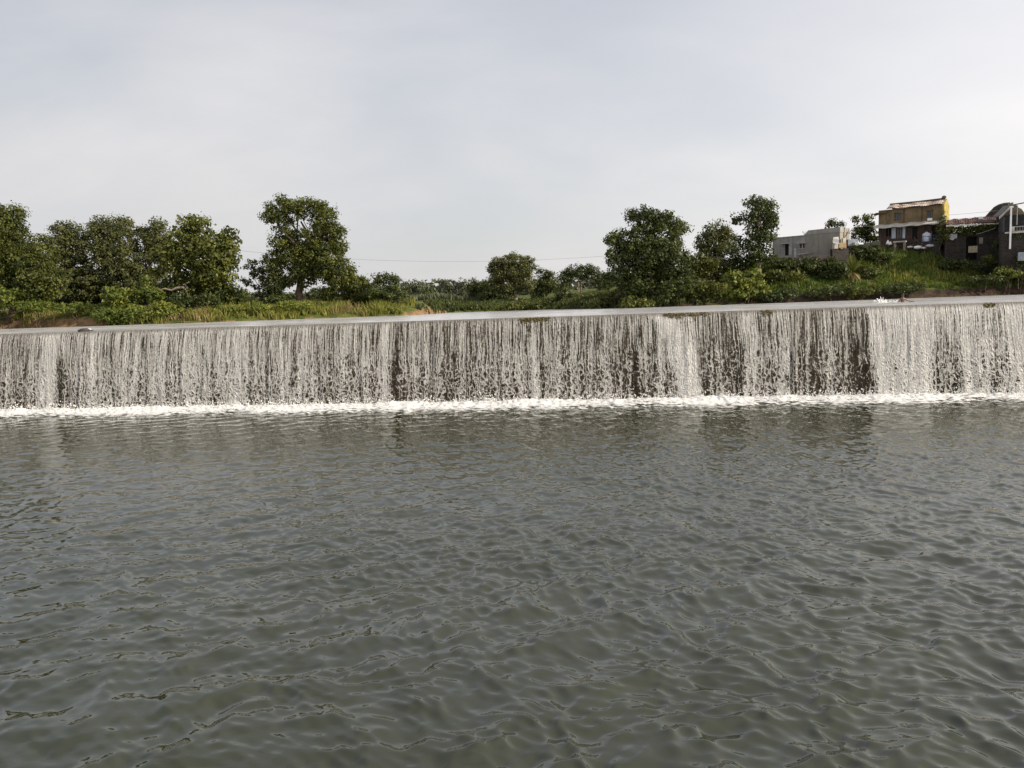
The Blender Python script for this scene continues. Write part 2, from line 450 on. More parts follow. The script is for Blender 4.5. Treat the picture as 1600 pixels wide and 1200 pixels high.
fm = bpy.data.materials.new('falling_water'); fm.use_nodes = True; n = NT(fm.node_tree)
uv = n.sep(n.n('ShaderNodeUVMap').outputs[0]); u, v = uv[0], uv[1]
dens = n.n('ShaderNodeAttribute', attribute_name='dens').outputs['Fac']
vn = n.math('DIVIDE', v, 5.4, clamp=True)
wob = n.math('MULTIPLY', n.math('SUBTRACT', n.noise(n.xyz(n.math('MULTIPLY', u, 1.6), n.math('MULTIPLY', v, 0.9)), 1.0, 3.0), 0.5), n.math('MULTIPLY', vn, 0.9))
uw = n.math('ADD', u, wob)
s1 = n.noise(n.xyz(n.math('MULTIPLY', uw, 8.0), n.math('MULTIPLY', v, 0.16)), 1.0, 2.0, 0.6)
s2 = n.noise(n.xyz(n.math('MULTIPLY', uw, 19.0), n.math('MULTIPLY', v, 0.55)), 1.0, 2.0, 0.6)
streak = n.step(n.math('ADD', n.math('MULTIPLY', s1, 0.42), n.math('MULTIPLY', s2, 0.58)), 0.36, 0.64)
g = n.math('MULTIPLY', n.math('MULTIPLY', v, v), 0.235)
def lace(sc, seed, wid):
    vor = n.n('ShaderNodeTexVoronoi', feature='DISTANCE_TO_EDGE'); n.set(vor, 'Scale', 1.0)
    wv_ = n.noise(n.xyz(n.math('MULTIPLY', uw, 4.3 * sc), n.math('MULTIPLY', g, 3.0)), 1.0, 2.0)
    n.set(vor, 'Vector', n.xyz(n.math('ADD', n.math('MULTIPLY', uw, 4.3 * sc), n.math('MULTIPLY', wv_, 0.7)), n.math('ADD', n.math('MULTIPLY', g, 1.6 * sc), n.math('MULTIPLY', wv_, 0.5)), seed))
    return n.step(vor.outputs['Distance'], wid, 0.015, 0.0, 1.0)
l1 = lace(1.0, 0.0, 0.20); l2 = lace(2.1, 5.0, 0.26)
lac = n.math('MAXIMUM', l1, n.math('MULTIPLY', l2, 0.55))
lac = n.math('ADD', n.math('MULTIPLY', lac, 0.54), n.math('MULTIPLY', streak, 0.56))
bl = n.step(vn, 0.10, 0.62)
pat = n.math('ADD', n.math('MULTIPLY', streak, n.math('SUBTRACT', 1.0, bl)), n.math('MULTIPLY', lac, bl))
grain = n.noise(n.xyz(n.math('MULTIPLY', u, 11.0), n.math('MULTIPLY', v, 6.0)), 1.0, 3.0, 0.7)
pat = n.math('ADD', pat, n.math('MULTIPLY', n.math('SUBTRACT', grain, 0.5), 1.3))
pd = n.math('ADD', n.math('ADD', pat, n.math('MULTIPLY', n.math('SUBTRACT', dens, 0.5), 1.15)), n.step(vn, 0.0, 0.85, 0.17, -0.03))
core = n.step(pd, 0.30, 0.70)
film = n.step(n.noise(n.xyz(n.math('MULTIPLY', u, 2.6), n.math('MULTIPLY', v, 1.1)), 1.0, 4.0, 0.6), 0.38, 0.66, 0.05, 0.45)
film = n.math('MULTIPLY', film, n.step(vn, 0.15, 0.8, 1.0, 0.35))
al = n.math('ADD', film, n.math('MULTIPLY', core, n.math('SUBTRACT', 1.0, film)))
lip = n.step(v, 0.28, 0.02)
al = n.math('MAXIMUM', al, n.math('MULTIPLY', lip, 0.75))
al = n.math('MINIMUM', n.math('MAXIMUM', al, 0.015), 0.97)
p = n.n('ShaderNodeBsdfPrincipled'); n.set(p, 'Roughness', 0.28); n.set(p, 'IOR', 1.33)
n.set(p, 'Base Color', n.mix(lip, n.mix(n.math('MULTIPLY', core, n.step(dens, 0.25, 0.75, 0.62, 1.0)), rgb(0.17, 0.148, 0.115), rgb(0.86, 0.845, 0.825)), rgb(0.33, 0.31, 0.28)))
b = n.n('ShaderNodeBump'); n.set(b, 'Strength', 0.9); n.set(b, 'Distance', 0.12); n.set(b, 'Height', pat); n.set(p, 'Normal', b)
tl = n.n('ShaderNodeBsdfTranslucent'); n.set(tl, 0, n.mix(core, rgb(0.17, 0.148, 0.115), rgb(0.86, 0.845, 0.825)))
m1 = n.n('ShaderNodeMixShader'); n.set(m1, 0, 0.30); n.set(m1, 1, p); n.set(m1, 2, tl)
m2 = n.n('ShaderNodeMixShader'); n.set(m2, 0, al); n.set(m2, 1, n.n('ShaderNodeBsdfTransparent')); n.set(m2, 2, m1)
n.set(n.n('ShaderNodeOutputMaterial'), 0, m2)
tag(link('waterfall', me, fm), kind='structure')

# ------------------------------------------------------------------ foam where the curtain lands
us = np.arange(U0_, U1_, 0.07); ws = np.linspace(0.35, 5.2, 62)
WW, UU = np.meshgrid(ws, us, indexing='ij')
hh = 0.19 + 0.26 * (fbm(us * 0.8, us * 0 + 3, 401, 4) - 0.5)
edge = 2.7 + 1.3 * (fbm(us * 0.25, us * 0, 411, 4) - 0.5) + 0.9 * (fbm(us * 1.6, us * 0 + 7, 415, 3) - 0.5)
Zf = hh[None, :] * np.exp(-((WW - 1.15) / 0.75) ** 2) + 0.10 * sst(WW, edge[None, :] + 0.3, 1.6)
Zf += ((fbm(UU * 2.6, WW * 3.0, 421, 3) - 0.5) * 0.13 + (fbm(UU * 6.5, WW * 8.5, 431, 2) - 0.5) * 0.17) * sst(WW, edge[None, :] + 0.2, 1.2)
Zf = Zf + 0.05 - 0.10 * sst(WW, edge[None, :] - 0.5, edge[None, :] + 0.6)
Pf = W(UU, WW, Zf)
e = (edge[None, :] - WW)
np.random.seed(3)
V0 = Pf.reshape(-1, 3); F0 = grid_faces(*UU.shape)
att = np.concatenate([e.ravel()])
uvf = np.stack([UU, WW], -1).reshape(-1, 2)
# flying drops: little octahedra thrown up along the landing line
nd = 9000
du = rng.uniform(U0_ + 5, U1_ - 5, nd); dw = rng.normal(1.25, 0.30, nd); dz = 0.10 + np.abs(rng.normal(0, 0.26, nd)) + 0.3 * (fbm(du * 0.9, du * 0, 455, 3) - 0.4)
cen = W(du, dw, dz); sz = rng.uniform(0.015, 0.045, nd)
oct_ = np.array([[1, 0, 0], [0, 1, 0], [-1, 0, 0], [0, -1, 0], [0, 0, 1.4], [0, 0, -1.4]])
Vd = (cen[:, None, :] + oct_[None] * sz[:, None, None]).reshape(-1, 3)
q4 = np.array([[0, 1, 4, 4], [1, 2, 4, 4], [2, 3, 4, 4], [3, 0, 4, 4], [1, 0, 5, 5], [2, 1, 5, 5], [3, 2, 5, 5], [0, 3, 5, 5]])
tri0 = np.concatenate([F0[:, [0, 1, 2]], F0[:, [0, 2, 3]]])
trid = (np.arange(nd)[:, None, None] * 6 + q4[None, :, :3] + len(V0)).reshape(-1, 3)
me = np_mesh('foam', np.concatenate([V0, Vd]), np.concatenate([tri0, trid]), True, {'edge': np.concatenate([att, np.full(len(Vd), 9.0)])}, np.concatenate([uvf, np.zeros((len(Vd), 2))]))
fo = bpy.data.materials.new('foam'); fo.use_nodes = True; n = NT(fo.node_tree)
uv = n.sep(n.n('ShaderNodeUVMap').outputs[0])
ed = n.n('ShaderNodeAttribute', attribute_name='edge').outputs['Fac']
rag = n.noise(n.xyz(n.math('MULTIPLY', uv[0], 2.0), n.math('MULTIPLY', uv[1], 5.0)), 1.0, 6.0, 0.7)
al = n.step(n.math('ADD', ed, n.math('MULTIPLY', n.math('SUBTRACT', rag, 0.5), 6.0)), -0.35, 0.9)
p = n.n('ShaderNodeBsdfPrincipled'); n.set(p, 'Roughness', 0.6); n.set(p, 'Base Color', rgb(0.88, 0.88, 0.88))
tl = n.n('ShaderNodeBsdfTranslucent'); n.set(tl, 0, rgb(0.88, 0.88, 0.88))
m1 = n.n('ShaderNodeMixShader'); n.set(m1, 0, 0.25); n.set(m1, 1, p); n.set(m1, 2, tl)
m2 = n.n('ShaderNodeMixShader'); n.set(m2, 0, al); n.set(m2, 1, n.n('ShaderNodeBsdfTransparent')); n.set(m2, 2, m1)
n.set(n.n('ShaderNodeOutputMaterial'), 0, m2)
tag(link('foam', me, fo), 'band of churning white foam where the curtain of water lands in the river', 'foam', kind='stuff')

# ------------------------------------------------------------------ terrain
def hgt(x, y):
    x = np.asarray(x, float); y = np.asarray(y, float)
    t = y - shore(x)
    cutL = sst(x, -44, -54)                  # bare earth bank at far left
    L1 = np.interp(t, [-10, -1, 0, 0.7, 3, 9, 30, 120], [-1.8, -.6, -.05, 1.25, 1.5, 1.7, 2.0, 3.0])
    L2 = np.interp(t, [-10, -1, 0, 0.8, 3, 9, 30, 120], [-1.8, -.6, -.05, 0.45, 1.0, 1.5, 2.0, 3.0])
    Lh = L1 * cutL + L2 * (1 - cutL)
    Ch = np.interp(t, [-10, -1, 0, 1, 6, 30, 80, 200], [-1.8, -.6, -.05, .4, 0.9, 1.5, 3.0, 5.0])
    tr = t + 0.9 * sst(x, 50, 44) * sst(t, 1.5, 4)
    Rh = np.interp(tr, [-10, -1, 0, 0.9, 3.0, 3.4, 5.6, 8.3, 12, 22, 45, 120], [-1.8, -.6, -.05, 1.20, 1.55, 2.05, 3.3, 5.5, 6.6, 6.9, 7.2, 6.5])
    Rl = np.interp(t, [-10, -1, 0, 0.9, 5, 12, 30, 120], [-1.8, -.6, -.05, .8, 1.6, 2.6, 3.2, 4.5])
    Rh = np.where(Rh > 1, 1 + (Rh - 1) * (0.80 + 0.20 * sst(x, 44, 52)), Rh)
    wr = sst(x, 26, 37); wl = sst(x, -9, -13); wc = sst(x, 22, 10)
    land = Lh * wl + (1 - wl) * (Ch * wc + (1 - wc) * (Rl * (1 - wr) + Rh * wr))
    land = land + (fbm(x * 0.22, y * 0.22, 501, 3) - 0.5) * 0.7 * sst(t, 0.8, 5) + (fbm(x * 1.1, y * 1.1, 511, 2) - 0.5) * 0.22 * sst(t, 0.2, 1)
    # side banks beside and below the weir, outside the picture
    side = sst(np.abs(x - 2), 76, 92)
    low = np.where(y < 44, -1.6, -1.6)
    base = np.where(y > 56, ZU + land, low + sst(y, 44, 56) * 3.0)
    return np.maximum(base, -1.6) * (1 - side) + side * np.maximum(ZU + 2.5, base)


def H(x, y): return float(hgt(np.array([x]), np.array([y]))[0])


xs = np.unique(np.round(np.concatenate([np.linspace(-900, -130, 20), np.linspace(-130, -75, 40), np.arange(-75, 85, 0.55), np.linspace(85, 140, 40), np.linspace(140, 900, 20)]), 3))
yy = np.unique(np.round(np.concatenate([np.linspace(-60, 44, 12), np.linspace(44, 85, 14), np.arange(85, 135, 0.5), np.linspace(135, 260, 60), np.linspace(260, 1500, 25)]), 3))
YY, XX = np.meshgrid(yy, xs, indexing='ij')
ZZ = hgt(XX, YY)
me = np_mesh('ground', np.stack([XX, YY, ZZ], -1).reshape(-1, 3), grid_faces(*XX.shape), True)
gm = bpy.data.materials.new('bank_ground'); gm.use_nodes = True; n = NT(gm.node_tree)
tc = n.n('ShaderNodeTexCoord').outputs['Object']; nz = n.sep(n.n('ShaderNodeNewGeometry').outputs['Normal'])[2]
earth = n.mix(n.step(n.noise(tc, 1.6, 6.0, 0.7), 0.35, 0.65), rgb(0.13, 0.080, 0.043), rgb(0.24, 0.155, 0.085))
shaded_earth = n.mix(n.step(n.noise(tc, 1.3, 6.0, 0.7), 0.35, 0.65), rgb(0.022, 0.017, 0.012), rgb(0.070, 0.048, 0.033))
earth = n.mix(n.step(n.sep(tc)[0], -12.0, 5.0), earth, shaded_earth)   # right hand bank's shade painted in as darker earth
green = n.mix(n.step(n.noise(tc, 0.5, 6.0, 0.7), 0.35, 0.65), rgb(0.045, 0.065, 0.016), rgb(0.11, 0.12, 0.03))
sl_ = n.step(n.math('ADD', nz, n.math('MULTIPLY', n.math('SUBTRACT', n.noise(tc, 1.2, 5.0), 0.5), 0.4)), 0.74, 0.88)
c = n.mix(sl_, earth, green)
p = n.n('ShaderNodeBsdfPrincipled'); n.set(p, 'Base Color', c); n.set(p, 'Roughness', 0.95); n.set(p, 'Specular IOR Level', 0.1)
b = n.n('ShaderNodeBump'); n.set(b, 'Strength', 0.9); n.set(b, 'Distance', 0.2); n.set(b, 'Height', n.noise(tc, 3.0, 6.0, 0.7)); n.set(p, 'Normal', b)
n.set(n.n('ShaderNodeOutputMaterial'), 0, p)
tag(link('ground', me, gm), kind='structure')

# ------------------------------------------------------------------ trees and bushes
def rand_dirs(n):
    v = rng.normal(size=(n, 3)); return v / np.linalg.norm(v, axis=1, keepdims=True)


def leaf_quads(c, nrm, L, Wd):
    """rhombic leaf sprays: centre c, facing nrm, length L, width Wd"""
    k = len(c); r = rand_dirs(k)
    t = np.cross(nrm, r); t /= np.linalg.norm(t, axis=1, keepdims=True) + 1e-9
    b = np.cross(nrm, t)
    L = L[:, None]; Wd = Wd[:, None]
    V = np.stack([c - t * L * 0.5, c + b * Wd * 0.5 - t * L * 0.08, c + t * L * 0.5 - nrm * L * 0.15, c - b * Wd * 0.5 - t * L * 0.08], 1)
    return V.reshape(-1, 3), np.arange(4 * k).reshape(-1, 4)


def crown_mesh(name, lobes, pr, leaf, fill=1.0, sparse=0.0, droop=0.0, tintbias=0.0):
    """lobes: list of (centre xyz, radii xyz); returns the leaf mesh and the clump centres"""
    PC = []; PR = []; TT = []; allc = []
    for c, r in lobes:
        area = r[0] * r[2]
        n = max(8, int(8.5 * area / (pr * pr) * fill * (1 - sparse)))
        d = rand_dirs(n); rad = np.where(rng.random(n) < 0.72, rng.uniform(0.72, 1.02, n), rng.uniform(0.2, 0.75, n))
        q = np.array(c) + d * rad[:, None] * np.array(r)
        pp = pr * np.exp(rng.normal(0, 0.28, n)) * 0.95
        allc.append(q)
        nl = np.maximum(8, (7.0 * (pp / leaf) ** 2).astype(int))
        lobe_t = rng.normal(0, 0.10)
        PC.append(np.repeat(q, nl, 0)); PR.append(np.repeat(pp, nl))
        TT.append(np.repeat(np.clip(0.42 + tintbias + lobe_t + rng.normal(0, 0.20, n), 0, 1), nl))
    PC = np.concatenate(PC); PR = np.concatenate(PR); TT = np.concatenate(TT); n = len(PC)
    d = rand_dirs(n); d[:, 2] *= 0.72
    rr = rng.random(n) ** 0.42
    stray = rng.random(n) < 0.07
    rr = np.where(stray, rr * 1.35, rr)
    pos = PC + d * (rr * PR)[:, None]
    pos[:, 2] -= droop * PR * rng.random(n)
    nr = d * 0.85 + rand_dirs(n) * 0.60 + np.array([0, 0, 0.35]); nr /= np.linalg.norm(nr, axis=1, keepdims=True)
    Ls = leaf * np.exp(rng.normal(0, 0.25, n))
    V, Fq = leaf_quads(pos, nr, Ls, Ls * 0.56)
    tint = np.clip(TT + rng.normal(0, 0.14, n), 0, 1)
    return np_mesh(name, V, Fq, False, {'tint': np.repeat(tint, 4)}), np.concatenate(allc)


def wob(a, b, k, amp):
    a = np.array(a, float); b = np.array(b, float); pts = []
    for i in range(k + 1):
        t = i / k; p = a * (1 - t) + b * t
        if 0 < i < k: p = p + rng.normal(0, amp, 3) * np.array([1, 1, 0.5])
        pts.append(tuple(p))
    return pts


def plant(name, label, cat, group, Y, base, lobes_px, lm, pr=0.75, leaf=0.30, trunk=0.28, bark=None, fill=1.0, sparse=0.0, fork=None, limbs=True, tint=0.0, parts=('crown', 'trunk'), stems=1, droop=0.0, depth=1.0, lean=0.0):
    """base: pixel column of the foot. lobes_px: (px, py, rx, ry) ellipses of the photograph at distance Y, made round in depth"""
    q = aty(base, 470, Y); bx = q[0]; bz = H(bx, Y)
    root = empty(name, (bx, Y, bz), label, cat, group)
    k = Y / F; lobes = []
    for (px, py, rx, ry) in lobes_px:
        c = aty(px, py, Y); rr = 0.5 * (rx + ry) * k * 0.9 * depth
        c[1] = Y + rng.uniform(-0.35, 0.35) * rr
        lobes.append((c - np.array([bx, Y, bz]), (rx * k, rr, ry * k)))
    me, cl = crown_mesh(parts[0], lobes, pr, leaf, fill, sparse, droop, tint)
    link(parts[0], me, lm, root)
    mb = MB(); ctr = np.mean([l[0] for l in lobes], 0); top = max(l[0][2] for l in lobes)
    fz = fork if fork is not None else max(0.25 * top, 0.6)
    for s_ in range(stems):
        ox = rng.normal(0, 0.35) if stems > 1 else 0; oy = rng.normal(0, 0.3) if stems > 1 else 0
        a = (ox, oy, -0.4); f = (ox * 1.8 + ctr[0] * 0.35 + lean, oy * 1.5, fz)
        pts = wob(a, f, 4, trunk * 0.25); mb.tube(pts, [trunk * (1.35 if i == 0 else 1 - 0.09 * i) for i in range(5)], 8)
        tp = (ctr[0] * 0.8 + ox, oy, max(top * 0.85, fz + 0.3)); pts = wob(f, tp, 5, trunk * 0.7 + 0.1)
        mb.tube(pts, [trunk * 0.62 * (1 - 0.14 * i) for i in range(6)], 7)
        if limbs:
            for (c, r) in lobes[s_::stems]:
                st = pts[random.choice([0, 1, 2])] if c[2] > fz else f
                lp = wob(st, c, 4, 0.12 * np.linalg.norm(np.array(c) - np.array(st)) * 0.6); mb.tube(lp, [trunk * 0.30 * (1 - 0.17 * i) for i in range(5)], 6)
                near_c = cl[np.argsort(np.linalg.norm(cl - np.array(c), axis=1))[:: max(1, len(cl) // 5)][:5]]
                for e in near_c:
                    if np.linalg.norm(e - c) < 1.6 * max(r):
                        mb.tube(wob(lp[3], e, 3, 0.15), [trunk * 0.16, trunk * 0.12, trunk * 0.08, 0.012], 5)
    mb.build(parts[1], bark or BARK, root, True)
    return root


GT_L = 'trees on the left bank'; GT_F = 'trees on the far bank'; GT_R = 'trees on the right bank'
GS = 'bushes along the river banks'
def tree(*a, **k): return plant('tree', *a, **k)
def bush(label, Y, base, lobes, lm, **k):
    k.setdefault('pr', 0.5); k.setdefault('leaf', 0.32); k.setdefault('trunk', 0.06); k.setdefault('stems', 3); k.setdefault('fork', 0.4)
    return plant('bush', label, 'bush', GS, Y, base, lobes, lm, parts=('foliage', 'stem'), **k)


# left bank
tree('broad green tree cut by the left edge of the view, loose twigs on top', 'tree', GT_L, 102, 18,
     [(-12, 352, 34, 36), (14, 372, 30, 34), (45, 392, 38, 30), (18, 420, 60, 40), (68, 425, 34, 32), (62, 452, 42, 24), (-45, 400, 60, 60), (0, 455, 50, 26), (24, 338, 14, 14)], L_MID, trunk=0.45)
tree('pale olive tree with two small knobbed tops beside the tree at the left edge', 'tree', GT_L, 113, 118,
     [(101, 362, 17, 15), (124, 364, 14, 12), (112, 385, 34, 22), (100, 420, 36, 28), (120, 445, 40, 26)], L_OLIVE, trunk=0.32, sparse=0.12)
tree('dark olive tree with twin rounded tops and a pale bare trunk showing', 'tree', GT_L, 114, 180,
     [(155, 352, 17, 15), (187, 353, 20, 16), (172, 376, 40, 22), (168, 405, 42, 26), (190, 435, 44, 26), (150, 440, 30, 24)], L_OLIVE, trunk=0.3, bark=BARKP, sparse=0.15, tint=-0.05)
tree('feathery olive tree directly left of the leafy tree hung with climbers', 'tree', GT_L, 116, 232,
     [(221, 361, 16, 9), (246, 358, 12, 12), (235, 380, 34, 22), (225, 412, 38, 28), (230, 445, 36, 26)], L_OLIVE, trunk=0.3, sparse=0.12)
tree('bushy tree smothered in bright climbers, with a pale bent bough at its foot', 'tree', GT_L, 103, 312,
     [(297, 350, 24, 14), (356, 368, 15, 13), (300, 378, 46, 22), (328, 398, 40, 28), (275, 412, 32, 30), (345, 425, 28, 32), (315, 430, 40, 28), (290, 452, 38, 20), (350, 462, 34, 20), (318, 474, 26, 20), (357, 395, 14, 24)], L_MID, trunk=0.4, leaf=0.42, tint=0.12)
tree('spindly sapling with thin bare branches between the climber covered tree and the tallest tree', 'tree', GT_L, 109, 408,
     [(392, 414, 11, 7), (402, 428, 13, 8), (385, 440, 8, 7), (414, 421, 10, 8), (398, 448, 10, 4), (416, 440, 8, 7)], L_MID, trunk=0.13, sparse=0.35, pr=0.45, tint=0.1)
tree('tallest tree of the left bank, towering dense crown on a thick leaning trunk', 'tree', GT_L, 106, 467,
     [(447, 330, 32, 19), (425, 336, 16, 13), (470, 322, 20, 11), (503, 336, 19, 22), (495, 372, 36, 26), (442, 374, 22, 20), (425, 408, 16, 16), (462, 405, 32, 26), (510, 408, 30, 28), (430, 432, 14, 10), (475, 432, 22, 18), (530, 388, 12, 12), (522, 360, 14, 14), (528, 428, 26, 18), (490, 402, 20, 18), (446, 440, 16, 8)], L_MID, trunk=0.62, bark=BARK, fork=4.2, pr=0.72, tint=0.0, fill=1.05)
tree('small rounded tree at the tip of the left bank', 'tree', GT_L, 102, 602,
     [(604, 440, 19, 12), (590, 458, 20, 16), (614, 462, 20, 18), (598, 478, 28, 10)], L_DARK, trunk=0.2, tint=0.15)
tree('low dark tree behind the tallest left tree, its trunk dividing low', 'tree', GT_L, 118, 395 + 30,
     [(428, 448, 18, 8), (418, 462, 22, 12), (446, 466, 16, 12), (500, 462, 24, 14)], L_DARK, trunk=0.18)
bush('climber covered thicket hanging over the water right of the tallest tree', 104, 545, [(538, 440, 26, 18), (562, 452, 22, 20), (525, 464, 26, 20), (572, 474, 26, 16), (545, 478, 30, 12)], L_MID, tint=0.1)
bush('yellow green bush at the far left edge of the left bank', 99.5, 12, [(14, 463, 26, 14), (-14, 470, 22, 14)], L_BRIGHT)
bush('light green leggy bush with big leaves left of the bent bough', 97, 180, [(178, 461, 17, 13), (186, 478, 22, 13), (165, 486, 24, 10)], L_BRIGHT, leaf=0.4)
bush('taller bush overlapping the leggy bush on its right, one sprig standing proud', 98, 226, [(222, 455, 20, 10), (226, 436, 5, 6), (205, 462, 16, 10), (243, 464, 14, 9)], L_BRIGHT, leaf=0.4, tint=-0.1)
bush('low spreading bush touching the water in front of the two leafy bushes', 95.5, 195, [(178, 492, 30, 11), (215, 490, 28, 12), (240, 494, 22, 9), (195, 502, 30, 6)], L_BRIGHT, tint=-0.1)
bush('dark low bush below the bent bough', 98, 285, [(283, 470, 18, 12), (300, 482, 20, 12)], L_DARK, tint=0.2)
bush('dark bush hanging to the water under the climber covered tree', 97.5, 316, [(316, 480, 14, 16), (326, 474, 16, 14)], L_MID, tint=-0.2)
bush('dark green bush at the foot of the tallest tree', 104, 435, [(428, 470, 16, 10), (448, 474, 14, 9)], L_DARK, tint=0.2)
bush('dark bush among grass right below the climber thicket', 101, 508, [(508, 482, 18, 9), (522, 486, 16, 7)], L_DARK, tint=0.1)

for lab, Y, b_, lo, t_ in (
        ('broad yellow green tussocky bush in front of the trunk of the tallest tree', 97.5, 462, [(452, 479, 22, 8), (472, 482, 16, 7)], .25),
        ('yellow green tussocky bush just left of the broad one before the tallest tree', 97, 408, [(400, 482, 20, 8), (418, 484, 16, 7)], .15),
        ('yellow green tussocky bush under the right side of the climber covered tree', 97, 356, [(350, 484, 18, 8), (368, 486, 16, 8)], .2),
        ('straw green scrubby bush under the bent bough', 96, 268, [(262, 484, 20, 10), (282, 490, 20, 8), (250, 478, 12, 9)], .3),
        ('bright grassy bush at the very tip of the left bank', 99, 625, [(620, 487, 14, 5), (606, 488, 14, 5)], .3),
        ('low green bush on top of the bare earth bank near the left edge', 98, 60, [(46, 478, 24, 8), (70, 480, 20, 7)], 0.0),
        ('low green bush on the earth bank left of the leggy bush', 98, 120, [(112, 480, 22, 8), (136, 482, 18, 8)], 0.0)):
    bush(lab, Y, b_, lo, L_BRIGHT, tint=t_, pr=.42, leaf=.26)

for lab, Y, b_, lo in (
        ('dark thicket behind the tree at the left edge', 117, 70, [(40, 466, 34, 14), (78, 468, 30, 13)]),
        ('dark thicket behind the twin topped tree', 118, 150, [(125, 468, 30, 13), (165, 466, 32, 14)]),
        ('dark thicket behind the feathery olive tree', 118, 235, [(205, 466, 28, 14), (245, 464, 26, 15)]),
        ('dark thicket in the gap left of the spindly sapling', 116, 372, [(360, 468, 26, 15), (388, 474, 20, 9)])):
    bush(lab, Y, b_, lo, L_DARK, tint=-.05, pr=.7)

# far bank in the middle
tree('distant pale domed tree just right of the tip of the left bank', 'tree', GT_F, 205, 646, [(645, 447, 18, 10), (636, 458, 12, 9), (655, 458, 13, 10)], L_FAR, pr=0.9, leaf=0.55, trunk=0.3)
tree('smallest distant tree, low and dark, between two pale far trees', 'tree', GT_F, 200, 668, [(668, 457, 9, 5), (670, 464, 12, 5)], L_DARK, pr=0.8, leaf=0.5, trunk=0.2, tint=0.3)
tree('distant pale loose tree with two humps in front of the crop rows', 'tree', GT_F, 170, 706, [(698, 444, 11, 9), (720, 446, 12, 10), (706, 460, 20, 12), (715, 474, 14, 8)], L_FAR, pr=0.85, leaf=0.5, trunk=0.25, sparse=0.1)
tree('dark dense tree left of the big domed far tree', 'tree', GT_F, 152, 745, [(742, 450, 13, 11), (756, 448, 12, 11), (746, 468, 18, 12)], L_DARK, trunk=0.3, tint=0.1)
tree('dark tree tucked behind the left side of the big domed far tree', 'tree', GT_F, 148, 772, [(770, 448, 14, 13), (764, 466, 18, 13), (786, 466, 16, 12)], L_DARK, trunk=0.3, tint=0.15)
tree('big domed far tree with a bare pale trunk in the middle of the far bank', 'tree', GT_F, 138, 807, [(800, 408, 27, 11), (780, 418, 17, 14), (824, 417, 15, 16), (802, 428, 32, 16), (774, 436, 11, 12), (822, 444, 16, 12), (788, 452, 18, 8)], L_OLIVE, trunk=0.42, bark=BARKP, fork=3.2, tint=0.1)
tree('slim dark tree with a thin pale stem right of the big domed far tree', 'tree', GT_F, 142, 852, [(850, 428, 13, 9), (845, 444, 14, 12), (858, 446, 11, 12), (840, 456, 16, 9)], L_DARK, trunk=0.16, bark=BARKP, tint=0.1)
tree('clump of tall thin pale stems under a flat dark crown on the far bank', 'tree', GT_F, 146, 906, [(890, 424, 13, 8), (914, 420, 14, 8), (882, 440, 9, 15), (930, 430, 15, 12), (942, 446, 12, 12), (900, 430, 16, 7)], L_DARK, trunk=0.13, bark=BARKP, stems=4, fork=2.6, tint=0.2)
for lab, Y, b_, lo in (
        ('dark low bush at the water below the crop rows', 124, 662, [(660, 483, 20, 6)]),
        ('dark round bush at the water under the two humped far tree', 124, 700, [(698, 480, 18, 8), (714, 483, 14, 6)]),
        ('flat dark bush at the water below the dense dark tree', 124, 738, [(736, 482, 18, 7), (752, 483, 14, 6)]),
        ('sloping green bush in front of the bare pale trunk', 121, 800, [(790, 481, 20, 5), (812, 478, 18, 7)]),
        ('broad green bush right of the bare pale trunk', 119, 840, [(832, 477, 22, 7), (856, 475, 14, 8)]),
        ('dark bush between the broad green bush and the pale stems', 119, 884, [(882, 462, 13, 12), (878, 474, 16, 9), (896, 468, 14, 12)]),
        ('light green bush below the pale stems', 112, 925, [(920, 470, 20, 10), (940, 466, 16, 9)]),
        ('wide green bush left of the great dark tree on the right bank', 100, 958, [(952, 470, 20, 10), (972, 465, 16, 12), (940, 477, 18, 6)]),
        ('straggly low bush at the water below the great dark tree', 92, 990, [(985, 474, 18, 8), (1004, 476, 16, 6)])):
    bush(lab, Y, b_, lo, L_DARK if 'dark' in lab.split()[:1] else L_MID, tint=0.05, pr=0.6, leaf=0.36)

# right bank
tree('great dark dense tree of the right bank, widest crown there', 'tree', GT_R, 97, 1018,
     [(1006, 336, 24, 14), (1040, 342, 14, 10), (1060, 352, 12, 9), (1022, 366, 42, 20), (1008, 394, 42, 24), (1050, 402, 28, 28), (1010, 426, 42, 22), (1052, 436, 26, 18), (966, 372, 16, 12), (972, 396, 16, 16), (995, 452, 36, 16)], L_DARK, trunk=0.5, tint=0.12, fill=1.25)
tree('thin leaved tree leaning out of the left side of the great dark tree', 'tree', GT_R, 96, 985, [(952, 374, 8, 10), (954, 400, 8, 12), (962, 424, 15, 18), (950, 440, 12, 12), (968, 448, 16, 10)], L_DARK, trunk=0.14, sparse=0.35, pr=0.5, tint=0.05)
tree('rounded olive tree behind the bank between the great dark tree and the tall slim tree', 'tree', GT_R, 114, 1120, [(1118, 362, 22, 11), (1102, 378, 14, 14), (1136, 374, 18, 16), (1118, 392, 28, 14)], L_OLIVE, trunk=0.32, tint=0.1)
tree('tall slim dark tree with a pale stem beside the grey house', 'tree', GT_R, 101, 1187, [(1182, 318, 20, 11), (1202, 322, 10, 9), (1153, 340, 12, 10), (1188, 342, 26, 16), (1206, 352, 11, 14), (1178, 372, 28, 18), (1205, 372, 10, 8), (1168, 398, 30, 16), (1195, 398, 12, 12)], L_DARK, trunk=0.2, bark=BARKP, fork=4.5, sparse=0.1, tint=0.0)
tree('small round headed tree behind the roof of the grey house', 'tree', 'small trees by the houses', 119, 1306, [(1304, 348, 9, 6), (1311, 351, 6, 5)], L_DARK, trunk=0.12, pr=0.5, limbs=False, fork=3.0)
